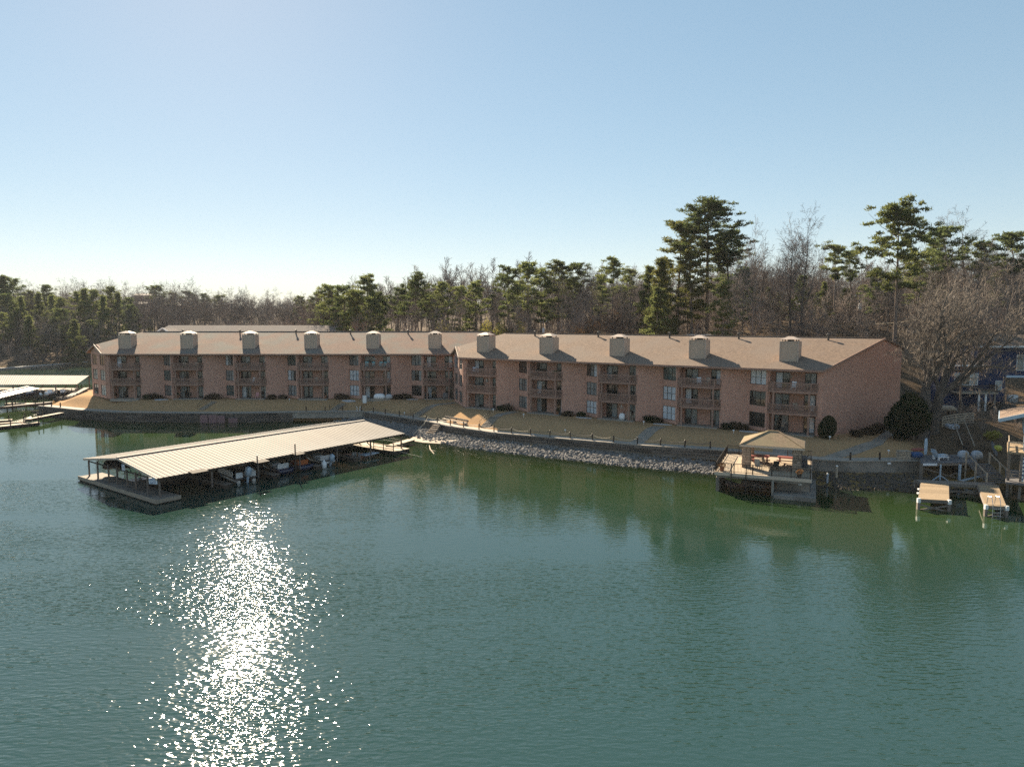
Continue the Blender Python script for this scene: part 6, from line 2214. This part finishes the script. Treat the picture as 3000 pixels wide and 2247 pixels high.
def hero(name, label, T, C, bark, leaf, u, top_v, Y, rz=0.0, h=None, wide=1.0):
    x, _, zt = at_y(u, top_v, Y)
    zg = hz(x, Y)
    s = (zt - zg) / h
    t = thing(name, label, 'tree', (x, Y, zg), rz)
    part('trunk', T.mesh('trunk', bark, True), t, sc=(s * wide, s * wide, s))
    part('crown', C.mesh('crown', leaf), t, sc=(s * wide, s * wide, s))
    return t
hero('pine_tree', 'tallest pine with broad layered crown rising above the right roof', *pine(301, 33, .54, 7.6, 48, 7, 56, .78, lean=.004, dead=8, flat=.42), 'bark', 'needle_dark', 2078, 610, 150, 0.4, 33, 1.45)
hero('pine_tree', 'shorter pine with golden green boughs left of the tallest pine', *pine(302, 26, .26, 5.6, 34, 6, 50, .74, lean=.03, flat=.32), 'bark', 'needle_gold', 1990, 668, 148, 1.0, 26, 1.3)
hero('pine_tree', 'golden pine leaning close before the tallest pine trunk', *pine(303, 22, .30, 3.6, 28, 6, 44, .7, lean=.02), 'bark', 'needle_gold', 2032, 752, 142, 2.0, 22, 1.3)
hero('pine_tree', 'dark pine crown just right of the tallest pine', *pine(304, 26, .45, 5.0, 26, 6, 46, .74, lean=.03), 'bark', 'needle_dark', 2140, 690, 152, 2.2, 26, 1.35)
hero('pine_tree', 'tall wide-crowned pine above the brick end wall', *pine(305, 30, .52, 7.4, 34, 8, 58, .76, lean=.01, dead=8, flat=.3), 'bark', 'needle', 2640, 622, 118, 0.9, 30)
right_p = [('pine_b1', 2205, 850, 158, 1.0), ('pine_b0', 2290, 858, 162, 1.0), ('pine_c0', 2320, 880, 146, .9), ('pine_b1', 2395, 862, 160, .9), ('pine_b0', 2480, 850, 158, 1.0), ('pine_b1', 2530, 840, 156, 1.0), ('pine_c0', 2610, 850, 148, .9), ('pine_b1', 2760, 800, 150, 1.0), ('pine_b0', 2930, 800, 150, 1.1), ('pine_d1', 2452, 727, 150, 1.1), ('pine_d0', 2500, 742, 152, .9), ('pine_d0', 2800, 676, 140, 1.2), ('pine_d1', 2880, 722, 146, 1.1), ('pine_d0', 2995, 690, 138, 1.2), ('pine_a1', 2740, 720, 150, .9), ('pine_b0', 2565, 795, 140, .9), ('pine_b1', 2690, 770, 150, 1.0),
           ('pine_c0', 2415, 830, 142, .8), ('pine_b0', 2180, 800, 140, .8), ('pine_b1', 2120, 840, 132, .8), ('pine_c0', 2250, 845, 150, .8), ('pine_b0', 2350, 815, 148, .8)]
place_row(sorted(right_p, key=lambda r_: r_[1]), '%s pine from the left in the wood right of the tallest pine', 'pines in the right wood', 'pine_tree')

# bare trees of the right and middle wood
tall_bare = [('bare_1', 2362, 655, 132, .9), ('bare_3', 2325, 682, 134, .9), ('bare_0', 2212, 705, 128, .7), ('bare_2', 2850, 655, 150, 1.1), ('bare_4', 2790, 665, 152, 1.0)]
place_row(sorted(tall_bare, key=lambda r_: r_[1]), '%s tall bare tree from the left standing above the right wood', 'tall bare trees', 'bare_tree')
rr = random.Random(17)
prof_u = [880, 1150, 1400, 1560, 1700, 1850, 2000, 2150, 2300, 2450, 2600, 2750, 3040]
prof_v = [905, 900, 880, 850, 810, 815, 840, 770, 765, 790, 790, 760, 750]
for i in range(150):
    u = 900 + (3040 - 900) * ((i + rr.random()) / 150)
    if u < 1500 and i % 2:
        continue
    Y = rr.uniform(146, 215) if u < 2500 else rr.uniform(132, 200)
    v_ = np.interp(u, prof_u, prof_v) + rr.uniform(-12, 55)
    if u < 1500:
        lab, grp = 'bare grey-brown tree in the wood behind the left roof', 'bare trees behind the left block'
    elif u < 2400:
        lab, grp = 'bare grey-brown tree in the wood behind the right roof', 'bare trees behind the right block'
    else:
        lab, grp = 'bare grey-brown tree on the hill at the right edge', 'bare trees on the right hill'
    tree_top('bare_%d' % rr.randrange(5), u, v_, Y, lab, grp, 'bare_tree', 1.05)
# rust-leaved oaks and golden shrubs showing over the ridge
for k, (u, v_, Y) in enumerate(((1735, 868, 152), (1800, 880, 150), (1700, 905, 148))):
    t = tree_top('bare_%d' % k, u, v_, Y, '%s rust-leaved oak from the left behind the right ridge' % ORD[k], 'rust oaks', 'oak_tree', 1.1)
    foliage(1500, (3.2, 3.2, 2.6), .2, 400 + k, .2, 8).build('leaves', 'leaf_rust', t, (0, 0, 8.5))
for k, (u, v_, Y, leaf) in enumerate(((1288, 936, 168, 'leaf_yellow'), (1312, 946, 168, 'leaf_yellow'), (1424, 934, 166, 'leaf_yellow'), (1466, 936, 164, 'leaf_yellow'), (1492, 950, 164, 'leaf_dark'), (1524, 938, 164, 'leaf_yellow'), (1968, 930, 142, 'needle'))):
    x, _, zt = at_y(u, v_, Y)
    zg = hz(x, Y)
    h_ = max(zt - zg, 2.2)
    t = thing('evergreen_shrub', '%s bright shrub from the left showing just over the roof ridge' % ORD[k], 'shrub', (x, Y, zg), 0, 'bright shrubs over the ridge')
    foliage(1600, (1.7, 1.7, h_ / 2), .3, 420 + k, .35, 12).build('crown', leaf, t, (0, 0, h_ / 2))
    MB().tube([(0, 0, -.2), (0, 0, h_ * .6)], [.1, .04], 5).build('stem', 'bark', t)

# the wood across the cove
fp = [('pine_c0', 8, 812, 300), ('pine_a1', 40, 822, 306, 1.2), ('pine_b0', 22, 868, 292), ('pine_c0', 62, 872, 290), ('pine_b1', 88, 858, 312), ('pine_c0', 112, 862, 296), ('pine_b0', 130, 843, 318, 1.1), ('pine_c0', 152, 868, 300), ('pine_b1', 176, 880, 292),
      ('pine_a0', 226, 864, 306), ('pine_c0', 248, 850, 304, 1.1), ('pine_b1', 272, 856, 312), ('pine_c0', 300, 870, 300), ('pine_a2', 322, 846, 318), ('pine_c0', 346, 862, 310), ('pine_b0', 372, 880, 306), ('pine_b0', 388, 900, 300), ('pine_d0', 458, 842, 360, 1.2), ('pine_d1', 508, 862, 370), ('pine_d0', 540, 858, 372), ('pine_b0', 600, 866, 380),
      ('pine_c0', 440, 930, 310, .8), ('pine_d1', 640, 870, 380, 1.2), ('pine_b1', 880, 874, 300)]
place_row(fp, '%s pine from the left in the wood across the cove', 'pines across the cove', 'pine_tree')
for i in range(120):
    u = -20 + 950 * (i + rr.random()) / 120
    Y = rr.uniform(292, 400)
    v_ = np.interp(u, [0, 150, 350, 600, 900], [842, 840, 842, 852, 868]) + rr.uniform(-6, 46)
    tree_top('bare_%d' % rr.randrange(5), u, v_, Y, 'bare grey tree in the wood across the cove', 'bare trees across the cove', 'bare_tree', 1.15)

for i in range(26):
    u = -15 + 285 * (i + rr.random()) / 26
    tree_top(('pine_c0', 'pine_b1', 'pine_b0')[i % 3] if i % 4 == 1 else 'bare_%d' % (i % 5), u, rr.uniform(905, 985), rr.uniform(268, 291), '%s tree from the left in the front row on the far shore of the cove' % ORD[i], 'front row across the cove', 'pine_tree' if i % 4 == 1 else 'bare_tree', 1.2)

def wood_mass(name, label, spots, protos, leaf, base_h):
    Vs, Fs, n0 = [], [], 0
    arrs = []
    for T, C in protos:
        v = np.array(T.v + C.v)
        f = np.array([q for q in T.f if len(q) == 4] + [tuple(i_ + len(T.v) for i_ in q) for q in C.f if len(q) == 4])
        arrs.append((v, f))
    for (x, y, z, h) in spots:
        v, f = arrs[rr.randrange(len(arrs))]
        a = rr.uniform(0, 6.28)
        s = h / base_h
        X = (v[:, 0] * math.cos(a) - v[:, 1] * math.sin(a)) * s + x
        Y_ = (v[:, 0] * math.sin(a) + v[:, 1] * math.cos(a)) * s + y
        Vs.append(np.stack([X, Y_, v[:, 2] * s + z], 1))
        Fs.append(f + n0)
        n0 += len(v)
    V, F = np.concatenate(Vs), np.concatenate(Fs)
    me = bpy.data.meshes.new(name)
    me.vertices.add(len(V))
    me.vertices.foreach_set('co', V.astype(np.float32).ravel())
    me.loops.add(F.size)
    me.loops.foreach_set('vertex_index', F.astype(np.int32).ravel())
    me.polygons.add(len(F))
    me.polygons.foreach_set('loop_start', np.arange(0, F.size, 4, dtype=np.int32))
    me.polygons.foreach_set('loop_total', np.full(len(F), 4, np.int32))
    me.update(calc_edges=True)
    me.materials.append(M[leaf])
    o = part(name, me)
    tag(o, label, 'wood', kind='stuff')
    return o
def spots_fan(n, u0, u1, y0, y1, h0, h1, p=1.0):
    res = []
    for i in range(n):
        Y = y0 + (y1 - y0) * rr.random() ** p
        x = (rr.uniform(u0, u1) - CX) / FPX * Y
        res.append((x, Y, hz(x, Y), rr.uniform(h0, h1)))
    return res
wood_mass('distant_wood', 'far bare woods blurring together along the horizon', spots_fan(420, -150, 3150, 400, 1250, 15, 20, 1.4), light, 'twig', 19)
wood_mass('hill_wood', 'tangled bare wood filling the hill behind the apartment roofs', spots_fan(260, 850, 3100, 190, 330, 13, 19), light, 'twig', 19)
wood_mass('cove_wood', 'grey leafless thicket between the left roof ridge and the far wood', [q_ for q_ in spots_fan(330, 280, 960, 205, 300, 6, 14) if q_[2] > .8], light, 'twig', 19)
wood_mass('undergrowth', 'brown leafless undergrowth behind the right roof and on the hill', [s_ for s_ in spots_fan(620, 1250, 3100, 128, 190, 3.0, 7.5)], brush, 'twig', 4.6)
wood_mass('bank_brush', 'dead stems and brush on the dark leafy bank under the navy house', [(x_, y_, hz(x_, y_), rr.uniform(.6, 1.9)) for x_, y_ in [(rr.uniform(48.5, 76), rr.uniform(80.5, 99)) for _ in range(150)]], brush, 'twig', 4.6)
wood_mass('shore_brush', 'leafless brush along the foot of the wood across the cove', [(x_, y_, hz(x_, y_), rr.uniform(3, 7)) for x_, y_ in [(rr.uniform(-230, -90), rr.uniform(240, 345)) for _ in range(520)] if hz(x_, y_) > .6 and x_ < -100], brush, 'twig', 4.6)

# ------------------------------------------------------------------ the big bare oak on the bank
ox, oy, oz = ground_hit(2704, 1283)
ST = [((0, 0, -.5), (.02, 0, 1), 5.6, .62, 0), ((1.6, .8, -.5), (.10, .02, 1), 5.2, .55, 0)]
starts = [((0.05, 0, 5.8), (-.12, .1, 1), 9.5, .42, 1), ((.1, 0, 5.0), (-.42, -.3, .95), 4.6, .2, 1), ((0.1, .1, 6.0), (.2, -.3, 1), 9.0, .36, 1), ((0, 0, 6.2), (-.1, .3, 1), 8.5, .3, 1),
          ((2.3, .8, 5.4), (.35, .1, 1), 10.0, .40, 1), ((2.3, .8, 4.8), (.62, -.25, .9), 10.0, .33, 1), ((2.2, .8, 5.6), (.1, .4, 1), 9.0, .30, 1), ((2.3, .8, 5.6), (.5, .4, 1), 10.0, .3, 1), ((2.3, .8, 5.2), (.8, .1, .8), 10.0, .28, 1)]
T, C = bare_tree(500, 20, 5, (8, 7, 6, 4, 3), spread=.58, up=.17, starts=starts, thin=.02)
T.tube([(0, 0, -.6), (-.05, 0, 1.8), (.02, 0, 4.2), (.05, 0, 6.3)], [.85, .66, .6, .46], 10, cap=False)
T.tube([(1.5, .8, -.8), (1.7, .8, 1.8), (2.0, .8, 3.9), (2.3, .8, 5.8)], [.78, .62, .56, .44], 10, cap=False)
t = thing('oak_tree', 'large twin-trunked bare oak spreading over the bank at the right', 'tree', (ox, oy, oz))
T.build('trunk', 'bark_grey', t, smooth=True)
C.build('crown', 'twig_oak', t)
x, y, z = ground_hit(2826, 1232)
hero('bare_tree', 'slim bare tree standing in front of the navy house deck', *bare_tree(510, 14, 4, (8, 6, 5, 3), stem=.45, thin=.014), 'bark', 'twig', 2826, 955, y + 1.0, 0.0, 13.4)
# bare trees out of the frame on the right bank that still reach into view
for k, (u, v_, Y) in enumerate(((2960, 800, 104), (2905, 850, 112), (2860, 880, 118), (2755, 900, 108))):
    tree_top('bare_%d' % k, u, v_, Y, '%s bare tree from the left on the bank behind the navy house' % ORD[k], 'bare trees behind the navy house', 'bare_tree', 1.2)

# ------------------------------------------------------------------ poles and wires
def pole(u, v_top, Y, label, transformer=True):
    x, _, zt = at_y(u, v_top, Y)
    zg = hz(x, Y)
    t = thing('utility_pole', label, 'pole', (x, Y, zg))
    h = zt - zg
    MB().tube([(0, 0, -.3), (0, 0, h)], [.16, .11], 8).build('shaft', 'bark', t)
    MB().bx(-.9, .9, -.06, .06, h - .5, h - .38).build('crossarm', 'old_wood', t)
    if transformer:
        MB().lathe([(.26, 0), (.3, .1), (.3, .95), (.22, 1.1)], (0, -.42, h - 2.9), 12).build('transformer', 'transformer', t)
    for k in (-.7, 0, .7):
        MB().lathe([(.05, 0), (.07, .1), (.03, .2)], (k, 0, h - .38), 6).build('insulator', 'transformer', t)
    return Vector((x, Y, zt))
pa = pole(2518, 862, 138, 'wooden utility pole with pale transformer on the right hill')
pb = pole(1592, 938, 160, 'utility pole with pale transformer behind the right roof')
pc = Vector(at_y(2032, 975, 138))
def wire(a, b_, sag, label, r_=.03):
    pts = [a.lerp(b_, f) - Vector((0, 0, sag * 4 * f * (1 - f))) for f in np.linspace(0, 1, 17)]
    o = MB().tube([p - a for p in pts], r_, 5).build('overhead_wire', 'rope', None, a)
    tag(o, label, 'wire')
w0 = pa - Vector((0, 0, 5.6))
wire(w0, Vector(at_y(2030, 978, 150)), .9, 'overhead wire sagging from the pole left over the right roof')
wire(w0, Vector(at_y(2690, 936, 122)), .4, 'overhead wire running from the pole into the oak crown')

# pale carport roof and far houses showing between the trees
x, _, z = at_y(2048, 982, 139)
zg = hz(x, 139)
t = thing('carport', 'long pale carport roof just above the right ridge', 'carport', (x, 139, zg))
MB().box((0, 0, z - zg), (5.4, 4.0, .25)).build('roof', 'frame_white', t)
for dx in (-2.4, 2.4):
    for dy in (-1.7, 1.7):
        MB().bx(dx - .08, dx + .08, dy - .08, dy + .08, -.2, z - zg - .13).build('post', 'steel', t)
for k, (u, v_, Y, w) in enumerate(((397, 884, 430, 12), (503, 887, 440, 14), (418, 860, 620, 16), (205, 962, 318, 6))):
    x, _, z = at_y(u, v_, Y)
    zg = hz(x, Y)
    hh = max(z - zg, 3.5)
    t = thing('distant_house', ('pale-roofed far house left of the two in the wood beyond the left roof', 'pale-roofed far house right of the two in the wood beyond the left roof', 'dim house on the far ridge above the cove wood', 'small pale shed among the trunks across the cove')[k], 'house', (x, Y, zg), R(8 - 6 * k))
    MB().bx(-w / 2, w / 2, 0, 8, 0, hh - 1.6).build('wall', 'stucco', t)
    MB().slab([(-w / 2 - .5, -.5, hh - 1.7), (w / 2 + .5, -.5, hh - 1.7), (w / 2 + .5, 4, hh), (-w / 2 - .5, 4, hh)], .2).slab([(-w / 2 - .5, 4.001, hh), (w / 2 + .5, 4.001, hh), (w / 2 + .5, 8.5, hh - 1.7), (-w / 2 - .5, 8.5, hh - 1.7)], .2).build('roof', 'cap_metal', t)
    for dx in (-w / 4, w / 4):
        MB().bx(dx - .7, dx + .7, -.06, -.002, hh * .35, hh * .35 + 1.2).build('window', 'pane_dark', t)
# pale driftwood at the shallow water edge
a, b_ = at(1258, 1305, .0), at(1272, 1330, .0)
t = thing('driftwood', 'pale driftwood stick lying in the shallow water off the gravel beach', 'log', (a[0], a[1], 0))
MB().tube([(0, 0, .02), ((b_[0] - a[0]) * .5 - .2, (b_[1] - a[1]) * .5, .04), (b_[0] - a[0], b_[1] - a[1], .02)], [.05, .09, .04], 6).build('log', 'deck_pale', t)
MB().tube([((b_[0] - a[0]) * .6, (b_[1] - a[1]) * .6, .03), ((b_[0] - a[0]) * .6 + .6, (b_[1] - a[1]) * .75, .06)], [.04, .015], 5).build('twig', 'deck_pale', t)


# ------------------------------------------------------------------ haze
m, N, L, out = new_mat('haze_air')
pv = N.new("ShaderNodeVolumePrincipled")
pv.inputs["Color"].default_value = (0.86, 0.90, 0.95, 1)
pv.inputs["Density"].default_value = 0.0001
pv.inputs["Anisotropy"].default_value = 0.0
L.new(pv.outputs[0], out.inputs["Volume"])
m.cycles.volume_sampling = 'DISTANCE'
M['haze_air'] = m
hzb = MB().bx(-2500, 2500, -1300, 4100, -6, 78).build('haze', 'haze_air')
tag(hzb, 'thin pale winter haze over the lake and woods', 'haze', kind='stuff')
